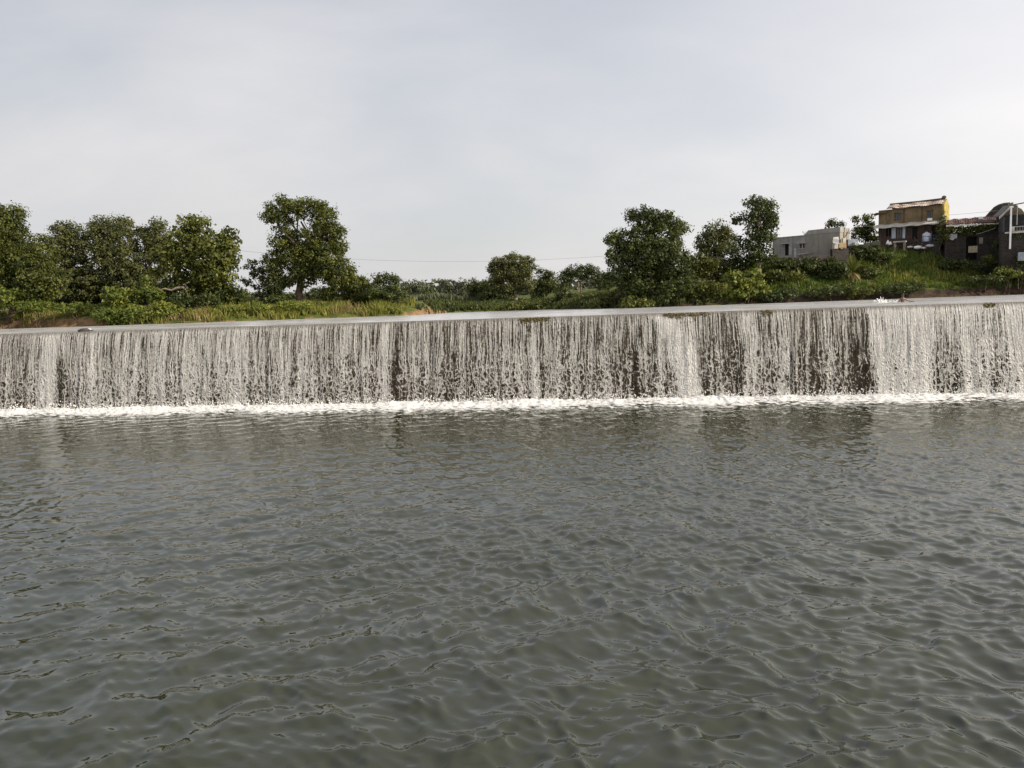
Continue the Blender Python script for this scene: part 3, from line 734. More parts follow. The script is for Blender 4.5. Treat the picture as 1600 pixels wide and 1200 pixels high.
tree('leafy tree against the sky between the grey house and the two storey house', 'tree', 'small trees by the houses', 116, 1352, [(1338, 343, 6, 5), (1352, 341, 8, 5), (1356, 355, 10, 9), (1346, 365, 15, 12), (1360, 370, 12, 12)], L_MID, trunk=0.15, pr=0.5)
tree('thin young tree with few leaves beside the white pole', 'tree', 'small trees by the houses', 99, 1591, [(1586, 372, 7, 9), (1598, 380, 8, 10), (1590, 395, 8, 7), (1583, 403, 6, 5)], L_BRIGHT, trunk=0.07, bark=BARKP, pr=0.4, sparse=0.5, fork=1.6)
bush('light green big leaved bush at the water below the tall slim tree', 94.5, 1165, [(1148, 434, 18, 10), (1177, 430, 16, 10), (1163, 446, 28, 13), (1184, 450, 14, 12), (1160, 460, 24, 8)], L_BRIGHT, leaf=0.44, tint=0.1)
bush('olive bush filling the gap right of the great dark tree', 101, 1090, [(1085, 405, 14, 9), (1105, 412, 18, 11), (1088, 424, 22, 14)], L_MID, tint=0.15)
bush('feathery bush below the rounded olive tree', 103, 1125, [(1118, 412, 20, 10), (1130, 425, 18, 13), (1110, 430, 16, 12)], L_OLIVE, tint=0.1)
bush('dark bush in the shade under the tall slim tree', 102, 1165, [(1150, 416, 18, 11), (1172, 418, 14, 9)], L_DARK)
bush('dark hollow bush at the water right of the great dark tree', 93.5, 1060, [(1050, 452, 20, 14), (1070, 446, 18, 13), (1046, 468, 20, 6)], L_DARK, tint=0.1)
bush('green bush at the water beside the dark hollow bush', 94, 1105, [(1098, 448, 18, 11), (1118, 452, 16, 10), (1095, 464, 24, 8)], L_MID, tint=-0.1)
for lab, Y, b_, lo, lm in (
        ('leafy bush at the left foot of the grey house', 104, 1216, [(1212, 411, 14, 7), (1226, 412, 10, 6)], L_MID),
        ('dark green bush below the pink plinth of the grey house', 103, 1262, [(1248, 417, 20, 8), (1268, 420, 18, 8)], L_DARK),
        ('dark bush at the right foot of the grey house', 102.5, 1296, [(1288, 418, 18, 9), (1306, 424, 14, 8)], L_DARK),
        ('dark green bush below the bush at the left foot of the grey house', 99, 1222, [(1214, 430, 22, 9), (1240, 432, 18, 7)], L_MID),
        ('dark low bush at the waterline right of the light big leaved bush', 94.5, 1215, [(1208, 462, 24, 7), (1234, 458, 18, 7)], L_DARK),
        ('dark low bush at the waterline below the palm', 95.5, 1300, [(1284, 456, 26, 6), (1312, 452, 22, 7)], L_DARK),
        ('green bush at the waterline left of the swimmer', 96, 1352, [(1340, 456, 20, 7), (1362, 452, 16, 6)], L_MID),
        ('bush growing beside the right side of the palm', 100.5, 1352, [(1350, 424, 13, 7), (1364, 428, 10, 6)], L_MID),
        ('yellow green weedy bush below the thin young tree', 98, 1570, [(1566, 424, 14, 7), (1584, 428, 12, 6)], L_BRIGHT),
        ('bush below the left corner of the two storey house', 104, 1376, [(1372, 404, 12, 6), (1388, 402, 10, 5)], L_DARK),
        ('dark weedy bush at the left foot of the stone hut', 103, 1486, [(1480, 410, 12, 8), (1496, 414, 12, 6)], L_DARK),
        ('dark weedy bush at the right foot of the stone hut', 101, 1556, [(1548, 404, 13, 8), (1564, 408, 12, 8)], L_MID),
        ('creeping bush against the hut wall under the thatched hut', 101, 1562, [(1560, 384, 9, 8), (1568, 372, 6, 9)], L_DARK),
        ('green bush under the porch shed at the right edge', 98, 1598, [(1600, 408, 12, 9), (1614, 404, 12, 9)], L_MID),
        ('broad dark bush on the slope under the left half of the grey house', 101, 1236, [(1225, 414, 20, 11), (1248, 416, 18, 12)], L_DARK),
        ('broad dark bush on the slope under the right half of the grey house', 101, 1284, [(1272, 416, 20, 13), (1296, 416, 16, 12)], L_DARK),
        ('dark bush on the slope between the broad dark bushes and the palm', 100, 1310, [(1310, 420, 14, 12), (1298, 430, 18, 8)], L_DARK),
        ('dark bush under the bank wall between the two houses', 104.5, 1352, [(1342, 392, 14, 9), (1362, 392, 14, 10)], L_DARK),
        ('long dark bush at the waterline below the two storey house', 96.5, 1420, [(1400, 450, 22, 7), (1428, 448, 20, 6)], L_DARK),
        ('dark trailing bush on the earth bank at the right edge', 98, 1540, [(1524, 436, 24, 4), (1556, 434, 24, 4)], L_DARK),
        ('weedy bush below the woven mat panel', 101.5, 1520, [(1512, 412, 14, 4), (1536, 414, 14, 5)], L_DARK)):
    bush(lab, Y, b_, lo, lm, pr=0.45, leaf=0.3, tint=0.05)

bush('straggly pale vine bush climbing the right corner of the two storey house', 106, 1471, [(1473, 338, 3, 6), (1472, 348, 5, 7), (1470, 360, 6, 9), (1473, 374, 7, 8)], L_OLIVE, pr=.4, leaf=.26, tint=.25)
# pale bent bough of the climber covered tree
t_ = [o for o in bpy.data.objects if o.get('label', '').startswith('bushy tree smothered')][0]
mb = MB(); off_ = np.array(t_.location)
def bp(*pp): return [tuple(aty(px, py, 100.6) - off_) for px, py in pp]
mb.tube(bp((293, 455), (286, 449), (276, 450), (268, 454), (258, 451), (250, 453), (245, 449)), [.16, .2, .2, .14, .12, .09, .04], 7)
mb.tube(bp((288, 443), (292, 449), (291, 457), (296, 470)), [.08, .12, .14, .2], 7)
mb.build('bough', BARKP, t_, True)

# young date palm on the slope
def palm(px, py, Y):
    q = aty(px, py, Y); bz = H(q[0], Y)
    root = empty('date_palm', (q[0], Y, bz), 'young date palm with upright fronds and a skirt of dead brown leaves on the slope', 'palm')
    for nm, cnt, lm, el0, el1, ln in (('frond', 20, L_MID, 28, 80, 3.3), ('dead_frond', 12, L_DRY, -38, 12, 1.5)):
        for i in range(cnt):
            a = rng.uniform(0, 6.283); el = math.radians(rng.uniform(el0, el1)); L = ln * rng.uniform(0.75, 1.15); V = []; Fq = []
            d0 = np.array([math.cos(a) * math.cos(el), math.sin(a) * math.cos(el), math.sin(el)]); side = np.array([-math.sin(a), math.cos(a), 0])
            k = 18; pts = [np.array([0, 0, 0.95]) + d0 * L * t - np.array([0, 0, 0.55 * L * t * t * math.cos(el)]) for t in np.linspace(0.05, 1, k)]
            for j in range(k):
                lf = 0.42 * math.sin(math.pi * min(1, 0.15 + j / k)) + 0.06; tg = pts[min(j + 1, k - 1)] - pts[max(j - 1, 0)]; tg = tg / np.linalg.norm(tg)
                for s in (-1, 1):
                    e = pts[j] + (side * s * 0.8 + tg * 0.7 + np.array([0, 0, 0.25])) * lf; o = len(V)
                    V += [pts[j] - tg * 0.075, pts[j] + tg * 0.075, e]; Fq.append((o, o + 1, o + 2))
            nrm_ = np.cross(side, d0)
            for j in range(k - 1):
                o = len(V); V += [pts[j] - side * 0.025, pts[j] + side * 0.025, pts[j + 1] + side * 0.02, pts[j + 1] - side * 0.02]; Fq += [(o, o + 1, o + 2), (o, o + 2, o + 3)]
            me = np_mesh(nm, np.array(V), np.array(Fq), False, {'tint': np.full(len(V), rng.uniform(0.6, 1.0))}); link(nm, me, lm, root)
    mb = MB(); mb.tube([(0, 0, -0.4), (0, 0, 0.4), (0, 0, 1.0)], [0.26, 0.24, 0.16], 8); mb.build('trunk', BARK, root)
palm(1333, 425, 100.5)

# ------------------------------------------------------------------ grass and weeds
def grass(name, label, xs_, ys_, h0, h1, wd, lm, seed, bend=0.45, tuss=0):
    n_ = len(xs_); la = rng.uniform(0, 6.283, n_)
    if tuss:                                  # gather the blades into tussocks that fan outwards
        k_ = rng.integers(0, n_ // tuss, n_); rr_ = rng.uniform(0.25, 0.7, n_ // tuss)[k_] * np.sqrt(rng.random(n_))
        xs_ = xs_[k_] + np.cos(la) * rr_; ys_ = ys_[k_] + np.sin(la) * rr_
    z = hgt(xs_, ys_)
    hgt_ = (h0 + (h1 - h0) * rng.random(n_)) * (0.45 + 1.1 * fbm(xs_ * 0.55, ys_ * 0.55, seed, 3))
    a = rng.uniform(0, 6.283, n_); bx = np.cos(a); by = np.sin(a); lean = hgt_ * bend * rng.random(n_)
    ww = wd * rng.uniform(0.6, 1.4, n_)
    b0 = np.stack([xs_ - bx * ww, ys_ - by * ww, z - 0.05], -1); b1 = np.stack([xs_ + bx * ww, ys_ + by * ww, z - 0.05], -1)
    mx = xs_ + np.cos(la) * lean * 0.35; my = ys_ + np.sin(la) * lean * 0.35
    m0 = np.stack([mx - bx * ww * .7, my - by * ww * .7, z + hgt_ * 0.6], -1); m1 = np.stack([mx + bx * ww * .7, my + by * ww * .7, z + hgt_ * 0.6], -1)
    tp = np.stack([xs_ + np.cos(la) * lean, ys_ + np.sin(la) * lean, z + hgt_], -1)
    V = np.stack([b0, b1, m1, m0, tp], 1).reshape(-1, 3); i = np.arange(n_) * 5
    Fq = np.concatenate([np.stack([i, i + 1, i + 2], -1), np.stack([i, i + 2, i + 3], -1), np.stack([i + 3, i + 2, i + 4], -1)])
    tint = np.clip(0.1 + 0.9 * fbm(xs_ * 0.35, ys_ * 0.35, seed + 3, 3) + rng.normal(0, 0.16, n_), 0, 1)
    tag(link(name, np_mesh(name, V, Fq, False, {'tint': np.repeat(tint, 5)}), lm), label, 'grass', kind='stuff')


def scatter(n_, x0, x1, t0, t1, keep=None):
    x = rng.uniform(x0, x1, n_); t = t0 + (t1 - t0) * rng.random(n_); y = shore(x) + t
    if keep is not None: k = keep(x, y, t); x, y = x[k], y[k]
    return x, y
x, y = scatter(42000, -80, -13, 0.3, 9, lambda x, y, t: (fbm(x * 0.3, y * 0.3, 601, 3) > 0.40) & ((x > -47) | (t > 1.0) | (rng.random(len(x)) < 0.12)))
grass('riverside_grass', 'tall yellow green grass lining the left bank', x, y, 0.3, 1.05, 0.05, L_GRASS, 611, 0.9, 26)
x, y = scatter(15000, -80, -15.5, 0.2, 7, lambda x, y, t: (fbm(x * 0.25, y * 0.25, 641, 3) > 0.56))
grass('dry_reeds', 'dry straw coloured reeds among the grass of the left bank', x, y, 0.3, 1.0, 0.04, L_DRY, 651, 0.7, 18)
x, y = scatter(90000, 20, 82, 0.9, 17, lambda x, y, t: (fbm(x * 0.3, y * 0.3, 661, 3) > 0.30) & ((t > 1.4) | (x < 44) | (rng.random(len(x)) < 0.15)))
grass('hillside_grass', 'green grass and weeds covering the slope below the houses', x, y, 0.15, 0.65, 0.06, L_GREEN, 671, 0.8, 14)
x, y = scatter(16000, 22, 82, 3.0, 13, lambda x, y, t: fbm(x * 0.22, y * 0.22, 681, 3) > 0.52)
grass('yellow_weeds', 'sunny yellow green weeds in patches on the right slope', x, y, 0.3, 0.8, 0.06, L_GRASS, 691)
x, y = scatter(26000, -12, 24, 0.2, 26)
grass('far_bank_undergrowth', 'dark undergrowth along the far bank in the middle', x, y, 0.2, 0.75, 0.10, L_DARK, 701, 0.8, 12)
# crop rows beyond the river bend
X_ = []; Y_ = []
for yr in np.arange(150, 215, 4.0):
    k = 900; X_.append(rng.uniform(-42, 0, k)); Y_.append(yr + rng.normal(0, 0.45, k))
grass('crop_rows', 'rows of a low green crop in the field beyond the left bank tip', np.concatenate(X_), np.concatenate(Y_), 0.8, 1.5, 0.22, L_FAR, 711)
# far wooded skyline
x = rng.uniform(-420, 420, 260); yv = rng.uniform(300, 520, 260)
lob = [((a, b_, H(a, b_) + 2.5), (7 + 6 * rng.random(), 6, 3.5 + 2.5 * rng.random())) for a, b_ in zip(x, yv)]
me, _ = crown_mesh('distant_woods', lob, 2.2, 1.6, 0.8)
tag(link('distant_woods', me, L_FAR), 'low line of distant woods on the horizon behind the far bank', 'woods', kind='stuff')

# ------------------------------------------------------------------ houses on the right hill
M_PLASTER = mat('grey_plaster', (0.24, 0.235, 0.225), 0.9, (0.33, 0.32, 0.30), 0.8, 0.5, 6.0, stain=(0.17, 0.165, 0.155))
M_PLASTER2 = mat('tan_grey_plaster', (0.215, 0.205, 0.18), 0.9, (0.27, 0.255, 0.22), 0.7, 0.5, 6.0, stain=(0.16, 0.155, 0.14))
M_TRIM = mat('pale_trim', (0.48, 0.47, 0.44), 0.85, (0.36, 0.35, 0.33), 2.0, 0.3)
M_PINK = mat('pink_wash', (0.36, 0.22, 0.215), 0.9, (0.25, 0.21, 0.20), 1.6, 0.4, 8.0)
M_DARK = mat('dark_opening', (0.012, 0.012, 0.012), 0.8)
M_MUD = mat('ochre_mud_plaster', (0.21, 0.155, 0.085), 0.95, (0.13, 0.095, 0.055), 0.9, 0.6, 5.0, stain=(0.12, 0.08, 0.045))
M_YELL = mat('yellow_wash', (0.46, 0.37, 0.09), 0.9, (0.22, 0.17, 0.07), 1.2, 0.4)
M_WOOD = mat('old_wood', (0.075, 0.05, 0.032), 0.9, (0.13, 0.09, 0.06), 3.0, 0.5)
M_TIN = mat('faded_tin', (0.50, 0.48, 0.44), 0.6, (0.36, 0.33, 0.29), 1.5, 0.2)
M_WHITE = mat('whitewash', (0.82, 0.82, 0.80), 0.8, (0.7, 0.7, 0.69), 1.5, 0.2)
M_BLUEW = mat('pale_blue_plastic', (0.40, 0.46, 0.55), 0.5, (0.5, 0.54, 0.6), 1.0)
M_BLUE = mat('blue_paint', (0.045, 0.065, 0.16), 0.6)
M_TARP = mat('grey_blue_tarp', (0.20, 0.24, 0.28), 0.7, (0.32, 0.34, 0.36), 2.0, 0.4, 4.0)
M_GLASS = mat('dusty_window', (0.07, 0.09, 0.10), 0.25, (0.13, 0.15, 0.16), 2.0, spec=0.5)
M_CLOTH = mat('grey_cloth', (0.42, 0.43, 0.43), 0.9, (0.30, 0.30, 0.31), 3.0, 0.4, 9.0)
M_MAT = mat('woven_mat', (0.46, 0.40, 0.30), 0.9, (0.22, 0.18, 0.13), 9.0, 0.8, 16.0)
M_TAN = mat('tan_board', (0.50, 0.36, 0.22), 0.9, (0.40, 0.28, 0.17), 2.0)
M_CREAM = mat('cream_board', (0.58, 0.54, 0.46), 0.9, (0.48, 0.44, 0.37), 2.0)
M_THATCH = mat('backlit_thatch', (0.020, 0.016, 0.011), 1.0, (0.045, 0.036, 0.022), 4.0, 1.0, 14.0)  # colour darkened to imitate the hump's backlit silhouette
M_SHEET = mat('dark_sheet', (0.045, 0.045, 0.05), 0.6, (0.08, 0.08, 0.08), 2.0)
M_ROCK = mat('field_stone', (0.16, 0.13, 0.105), 0.95, (0.30, 0.26, 0.22), 1.3, 0.9, 6.0)


def brick_mat(name, c1, c2, mo, bw, rh, ms=0.02, bump=0.6):
    mt = bpy.data.materials.new(name); mt.use_nodes = True; n = NT(mt.node_tree)
    tc = n.n('ShaderNodeTexCoord').outputs['Object']; s = n.sep(tc)
    wv = n.math('MULTIPLY', n.math('SUBTRACT', n.noise(tc, 3.0, 3.0), 0.5), 0.15)
    b = n.n('ShaderNodeTexBrick'); n.set(b, 'Vector', n.xyz(n.math('ADD', n.math('ADD', s[0], s[1]), wv), n.math('ADD', s[2], wv)))
    for k, v in (('Scale', 1.0), ('Brick Width', bw), ('Row Height', rh), ('Mortar Size', ms), ('Color1', rgb(*c1)), ('Color2', rgb(*c2)), ('Mortar', rgb(*mo))): n.set(b, k, v)
    c = n.mix(n.math('MULTIPLY', n.step(n.noise(tc, 1.1, 6.0, 0.7), 0.42, 0.68), 0.7), b.outputs[0], rgb(c2[0] * 0.45, c2[1] * 0.5, c2[2] * 0.5))
    p = n.n('ShaderNodeBsdfPrincipled'); n.set(p, 'Base Color', c); n.set(p, 'Roughness', 0.95)
    bb = n.n('ShaderNodeBump'); n.set(bb, 'Strength', bump); n.set(bb, 'Distance', 0.04); n.set(bb, 'Height', n.math('SUBTRACT', n.noise(tc, 9.0, 4.0), b.outputs['Fac'])); n.set(p, 'Normal', bb)
    n.set(n.n('ShaderNodeOutputMaterial'), 0, p)
    return mt


M_BRICK = brick_mat('red_brick', (0.095, 0.045, 0.034), (0.055, 0.032, 0.025), (0.10, 0.075, 0.06), 0.25, 0.09)
M_STONE = brick_mat('dry_stone', (0.060, 0.047, 0.039), (0.028, 0.023, 0.020), (0.022, 0.018, 0.015), 0.42, 0.19, 0.03, 1.0)
M_TILE = brick_mat('clay_tiles', (0.14, 0.060, 0.048), (0.085, 0.042, 0.036), (0.04, 0.022, 0.02), 0.22, 0.30, 0.03)
M_RUST = brick_mat('patched_roof_sheets', (0.66, 0.58, 0.50), (0.12, 0.055, 0.035), (0.10, 0.05, 0.035), 0.62, 0.30, 0.01, 0.3)


class Frame:
    """building frame: origin at the front left foot, x along the front, y into the building, z up"""
    def __init__(s, pxl, yl, pxr, yr, z):
        a = aty(pxl, 400, yl); b = aty(pxr, 400, yr); a[2] = b[2] = z
        s.o = a; s.len = float(np.linalg.norm(b - a)); s.x = (b - a) / s.len; s.y = np.array([-s.x[1], s.x[0], 0])
        s.m = Matrix.Identity(4)
        for i in range(3): s.m[i][0] = s.x[i]; s.m[i][1] = s.y[i]; s.m[i][3] = a[i]
        s.m[2][2] = 1; s.m[2][0] = s.m[2][1] = 0; s.m[2][3] = z

    def P(s, px, py, y=0.0):
        """local x, z of a pixel on the plane at depth y behind the front"""
        d = ray(px, py); o = s.o + s.y * y; c = np.array([0, 0, HC]); t = np.dot(o - c, s.y) / np.dot(d, s.y); q = c + d * t - s.o
        return float(np.dot(q, s.x)), float(q[2])

    def R(s, x0, y0, x1, y1, y=0.0):
        a = s.P(x0, y0, y); b = s.P(x1, y1, y)
        return min(a[0], b[0]), max(a[0], b[0]), min(a[1], b[1]), max(a[1], b[1])

    def world(s, x, y, z): return s.o + s.x * x + s.y * y + np.array([0, 0, z])


def wall_holes(mb, x0, x1, y0, y1, z0, z1, holes, mi=0):
    """a wall slab cut round rectangular openings (hx0, hx1, hz0, hz1)"""
    xs_ = sorted({x0, x1, *[h[0] for h in holes], *[h[1] for h in holes]}); xs_ = [v for v in xs_ if x0 <= v <= x1]
    for a, b in zip(xs_[:-1], xs_[1:]):
        hs = sorted([h for h in holes if h[0] < (a + b) / 2 < h[1]], key=lambda h: h[2]); z = z0
        for h in hs:
            if h[2] > z: mb.box(a, b, y0, y1, z, h[2], mi)
            z = max(z, h[3])
        if z < z1: mb.box(a, b, y0, y1, z, z1, mi)


def part(name, mats, parent, fn, bevel=0.0, smooth=False, label=None):
    mb = MB(); fn(mb); o = mb.build(name, mats, parent, smooth, bevel)
    if label: o['label'] = label
    return o


# ---- grey concrete house
fr = Frame(1207, 110, 1312, 103.5, 11.0)
zt0 = fr.P(1230, 371)[1]; xs_ = fr.P(1259, 380)[0]; zt1 = fr.P(1300, 359.5)[1]; zb = fr.P(1255, 401)[1] - 0.1
root = empty('concrete_house', None, 'flat roofed grey plastered house in two heights above a pink plinth', 'house', None, fr.m)
door = fr.R(1226, 399.5, 1232.5, 381); win = fr.R(1250, 388, 1257, 380.5)
dep = 3.0
def f(mb):
    wall_holes(mb, 0, xs_, 0, 0.25, zb - 1.2, zt0, [door, win])
    mb.box(0, 0.25, 0.252, dep, zb - 1.2, zt0); mb.box(0.26, xs_, dep - 0.25, dep, zb - 1.2, zt0)
part('wall', M_PLASTER, root, f)
def f(mb): mb.box(xs_ + 0.003, fr.len, 0.0, dep, zb - 1.2, zt1 - 0.32)
part('wall', M_PLASTER2, root, f, label='taller tan stained right hand wall')
part('roof', M_PLASTER, root, lambda mb: (mb.box(-0.06, xs_ - 0.004, -0.06, dep, zt0 + 0.003, zt0 + 0.12), mb.hexa([(xs_ - 0.25, -0.05, zt1 - 0.317), (fr.len + 0.05, -0.05, zt1 - 0.317), (fr.len + 0.05, dep, zt1 - 0.317), (xs_ - 0.25, dep, zt1 - 0.317), (xs_ + 0.35, -0.05, zt1 + 0.25), (fr.len + 0.05, -0.05, zt1 + 0.3), (fr.len + 0.05, dep, zt1 + 0.3), (xs_ + 0.35, dep, zt1 + 0.25)])))
dr = part('door', M_DARK, root, lambda mb: mb.box(door[0], door[1], 0.18, 0.23, door[2], door[3]))
part('frame', M_TRIM, dr, lambda mb: (mb.box(door[0] - 0.09, door[0] - 0.003, -0.03, 0.2, door[2], door[3]), mb.box(door[1] + 0.003, door[1] + 0.45, -0.035, -0.003, door[2] + 0.05, door[3])))
part('canopy', M_TRIM, root, lambda mb: mb.box(door[0] - 0.35, door[1] + 0.2, -0.55, -0.004, door[3] + 0.02, door[3] + 0.12))
wn = part('window', M_DARK, root, lambda mb: mb.box(win[0], win[1], 0.17, 0.22, win[2], win[3]))
part('frame', M_TRIM, wn, lambda mb: (mb.box((win[0] + win[1]) / 2 - 0.08, (win[0] + win[1]) / 2 + 0.06, 0.02, 0.16, win[2], win[3]), mb.box(win[0] - 0.08, win[1] + 0.08, -0.05, 0.02, win[2] - 0.1, win[2] - 0.004)))
part('canopy', M_TRIM, root, lambda mb: mb.box(win[0] - 0.22, win[1] + 0.2, -0.5, -0.004, win[3] + 0.02, win[3] + 0.11))
pl = [fr.P(x, y, -0.8) for x, y in ((1208, 405), (1305, 397))]
def f(mb):
    mb.hexa([(pl[0][0], -0.8, zb - 2.6), (pl[1][0], -0.8, zb - 2.6), (pl[1][0], -0.01, zb - 2.6), (pl[0][0], -0.01, zb - 2.6), (pl[0][0], -0.8, pl[0][1]), (pl[1][0], -0.8, pl[1][1]), (pl[1][0], -0.01, pl[1][1] + .05), (pl[0][0], -0.01, pl[0][1] + .05)])
part('plinth', M_PINK, root, f)
pz = fr.R(1240.5, 402, 1243.5, 388, -0.5)
part('post', M_TRIM, root, lambda mb: mb.box(pz[0], pz[1], -0.55, -0.25, pz[2] - 0.2, pz[3]), 0.03)
lw = fr.R(1246, 399, 1272, 395.5, -0.2)
part('parapet', M_TRIM, root, lambda mb: mb.hexa([(lw[0], -0.25, lw[2]), (lw[1], -0.25, lw[2] + .25), (lw[1], -0.1, lw[2] + .25), (lw[0], -0.1, lw[2]), (lw[0], -0.25, lw[2] + .2), (lw[1], -0.25, lw[3] + .1), (lw[1], -0.1, lw[3] + .1), (lw[0], -0.1, lw[2] + .2)]))
for px, lab in ((1287, 'small dark pot on the roof of the grey house, left of the pair'), (1292.5, 'taller dark pot with a wide rim on the roof of the grey house')):
    x_, _ = fr.P(px, 359); q = fr.world(x_, 0.6, zt1 + 0.3); rt = px > 1290
    mb = MB(); h_ = 0.42 if rt else 0.24
    mb.tube([(0, 0, 0), (0, 0, h_ * .35), (0, 0, h_ * .7), (0, 0, h_ * .8), (0, 0, h_)], [0.10, 0.17, 0.11, 0.09, 0.17 if rt else .12], 10)
    o = mb.build('pot', M_WOOD, None, True); o.location = q; tag(o, lab, 'pot', 'pots on the flat roof')
x_, _ = fr.P(1255, 369); q = fr.world(x_, 0.5, zt0 + 0.12)
mb = MB(); mb.tube([(0, 0, 0), (-0.15, 0, .3), (-0.35, 0, .5)], .03, 5); mb.tube([(-0.1, 0, .2), (.2, .1, .5)], .02, 5); mb.tube([(-0.25, 0, .4), (-0.2, 0, .62)], .02, 5)
o = mb.build('antenna', M_WOOD, None); o.location = q; tag(o, 'crooked stick aerial on the lower roof of the grey house', 'aerial')
# things heaped at the right end of the grey house
sheets = [((1301, 380), (1311, 375), (1310, 370), (1302, 371), 'upper pale tin sheet leaning on the end of the grey house'),
          ((1302, 380), (1311, 381), (1310.5, 375.5), (1300.5, 375.8), 'lower bluish tin sheet at the end of the grey house')]
for i, (a_, b_, c_, d_, lab) in enumerate(sheets):
    pts = [aty(*p_, 103.0 - 0.2 * i - (0.5 if k < 2 else 0)) for k, p_ in enumerate((a_, b_, c_, d_))]; ctr = np.mean(pts, 0); nrm_ = np.array([0.02, 0.06, 0.02])
    mb = MB(); pts = [p_ - ctr for p_ in pts]; mb.hexa([tuple(p_ - nrm_) for p_ in pts] + [tuple(p_ + nrm_) for p_ in pts])
    o = mb.build('tin_sheet', M_TIN if i == 0 else M_TARP, None); o.location = ctr; tag(o, lab, 'metal sheet', 'tin sheets by the grey house')
def crate(px0, py0, px1, py1, Y, d, name, m_, lab, cat, slat=True):
    a_ = aty(px0, py1, Y); b_ = aty(px1, py0, Y); w_ = b_[0] - a_[0]; h_ = b_[2] - a_[2]
    mb = MB(); mb.box(-w_ / 2, w_ / 2, -d / 2, d / 2, 0, h_)
    if slat:
        for z_ in np.linspace(0.05, h_ - 0.12, 4): mb.box(-w_ / 2 - .02, w_ / 2 + .02, -d / 2 - .025, -d / 2 - .002, z_, z_ + h_ * 0.16)
    o = mb.build(name, m_, None, False, 0.02); o.location = ((a_[0] + b_[0]) / 2, Y, a_[2]); return tag(o, lab, cat)
crate(1309, 379.5, 1320, 388, 103.2, 0.9, 'crate', M_TAN, 'tan slatted crate on the rubble wall beside the grey house', 'crate')
crate(1316, 372, 1320.5, 379.4, 103.4, 0.5, 'board', M_CREAM, 'narrow cream board standing on the tan crate', 'board', False)
crate(1302, 381, 1308, 389, 103.0, 0.7, 'board', M_CREAM, 'cream board propped left of the tan crate', 'board', False)
crate(1322, 374, 1338, 385, 105.5, 1.2, 'tarpaulin', M_TARP, 'grey blue tarpaulin covered heap right of the tan crate', 'tarpaulin', False)
crate(1334, 378.5, 1339, 384, 104.6, 0.6, 'sack', M_CLOTH, 'pale sack in front of the grey blue tarpaulin', 'sack', False)
# thin dead tree and poles by the crate
q = aty(1319, 388, 104.4); mb = MB()
mb.tube([(0, 0, -0.4), (0.05, 0, 1.0), (-0.05, 0, 2.0), (0.1, 0, 2.9)], [.20, .17, .13, .05], 7); mb.tube([(-.02, 0, 1.9), (-.4, 0, 2.5), (-.45, 0, 3.0)], [.12, .09, .03], 6); mb.tube([(0.0, 0, 1.4), (.45, 0, 2.0), (.7, 0.1, 2.6)], [.1, .07, .02], 6); mb.tube([(.4, 0, 1.95), (.3, 0, 2.5)], [.05, .02], 5)
o = mb.build('dead_tree', BARKP, None, True); o.location = q; tag(o, 'bare forked dead tree standing behind the tan crate', 'dead tree')
q = aty(1326.5, 385, 105.0); mb = MB(); mb.tube([(0, 0, -.4), (0, 0, 2.4)], .035, 6); mb.tube([(-.5, 0, 1.75), (.75, 0, 1.7)], .03, 5); mb.tube([(.4, 0, .6), (.4, 0, 1.5), (.8, 0, 1.5), (.8, 0, .6)], .025, 5)
o = mb.build('pole_rack', M_WOOD, None); o.location = q; tag(o, 'thin pole rack with a crossbar behind the grey blue tarpaulin', 'rack')

# dry stone retaining walls
def stone_wall(pxl, yl, pxr, yr, pyt_l, pyt_r, dep_, lab, m_=None, zb_=None):
    a_ = aty(pxl, pyt_l, yl); b_ = aty(pxr, pyt_r, yr); dr_ = b_ - a_; L = math.hypot(dr_[0], dr_[1]); mb = MB(); n_ = max(3, int(L / 0.6)); mb_z = min(H(a_[0], yl), H(b_[0], yr)) - 0.6
    if zb_ is not None: mb_z = zb_
    ex = np.array([dr_[0] / L, dr_[1] / L, 0]); ey = np.array([-ex[1], ex[0], 0]); ps = []
    for i in range(n_ + 1):
        t_ = i / n_; p_ = a_ + dr_ * t_; zt = p_[2] + (rng.uniform(-.12, .12) if 0 < i < n_ else 0); ps.append((p_, zt))
    V = []; Fq = []
    for p_, zt in ps:
        for yy_, z_ in ((0, mb_z), (0.05, zt), (dep_, zt), (dep_, mb_z)):
            q = p_ + ey * yy_; V.append((q[0], q[1], z_))
    for i in range(n_):
        o_ = i * 4
        Fq += [(o_, o_ + 4, o_ + 5, o_ + 1), (o_ + 1, o_ + 5, o_ + 6, o_ + 2), (o_ + 2, o_ + 6, o_ + 7, o_ + 3)]
    e_ = len(V); Fq += [(0, 1, 2, 3), (e_ - 4, e_ - 1, e_ - 2, e_ - 3)]
    mb.add(V, Fq); c_ = (a_ + b_) / 2; c_[2] = mb_z
    mb.v = [tuple(np.array(v_) - c_) for v_ in mb.v]
    o = mb.build('stone_wall', m_ or M_STONE, None); o.location = c_; return tag(o, lab, 'wall')
stone_wall(1301, 102.6, 1326, 103.2, 389, 388, 0.5, 'low rubble wall carrying the tan crate at the end of the grey house')
stone_wall(1324, 106.6, 1376, 107.6, 386, 376, 1.0, 'dark bank wall between the grey house and the two storey house')

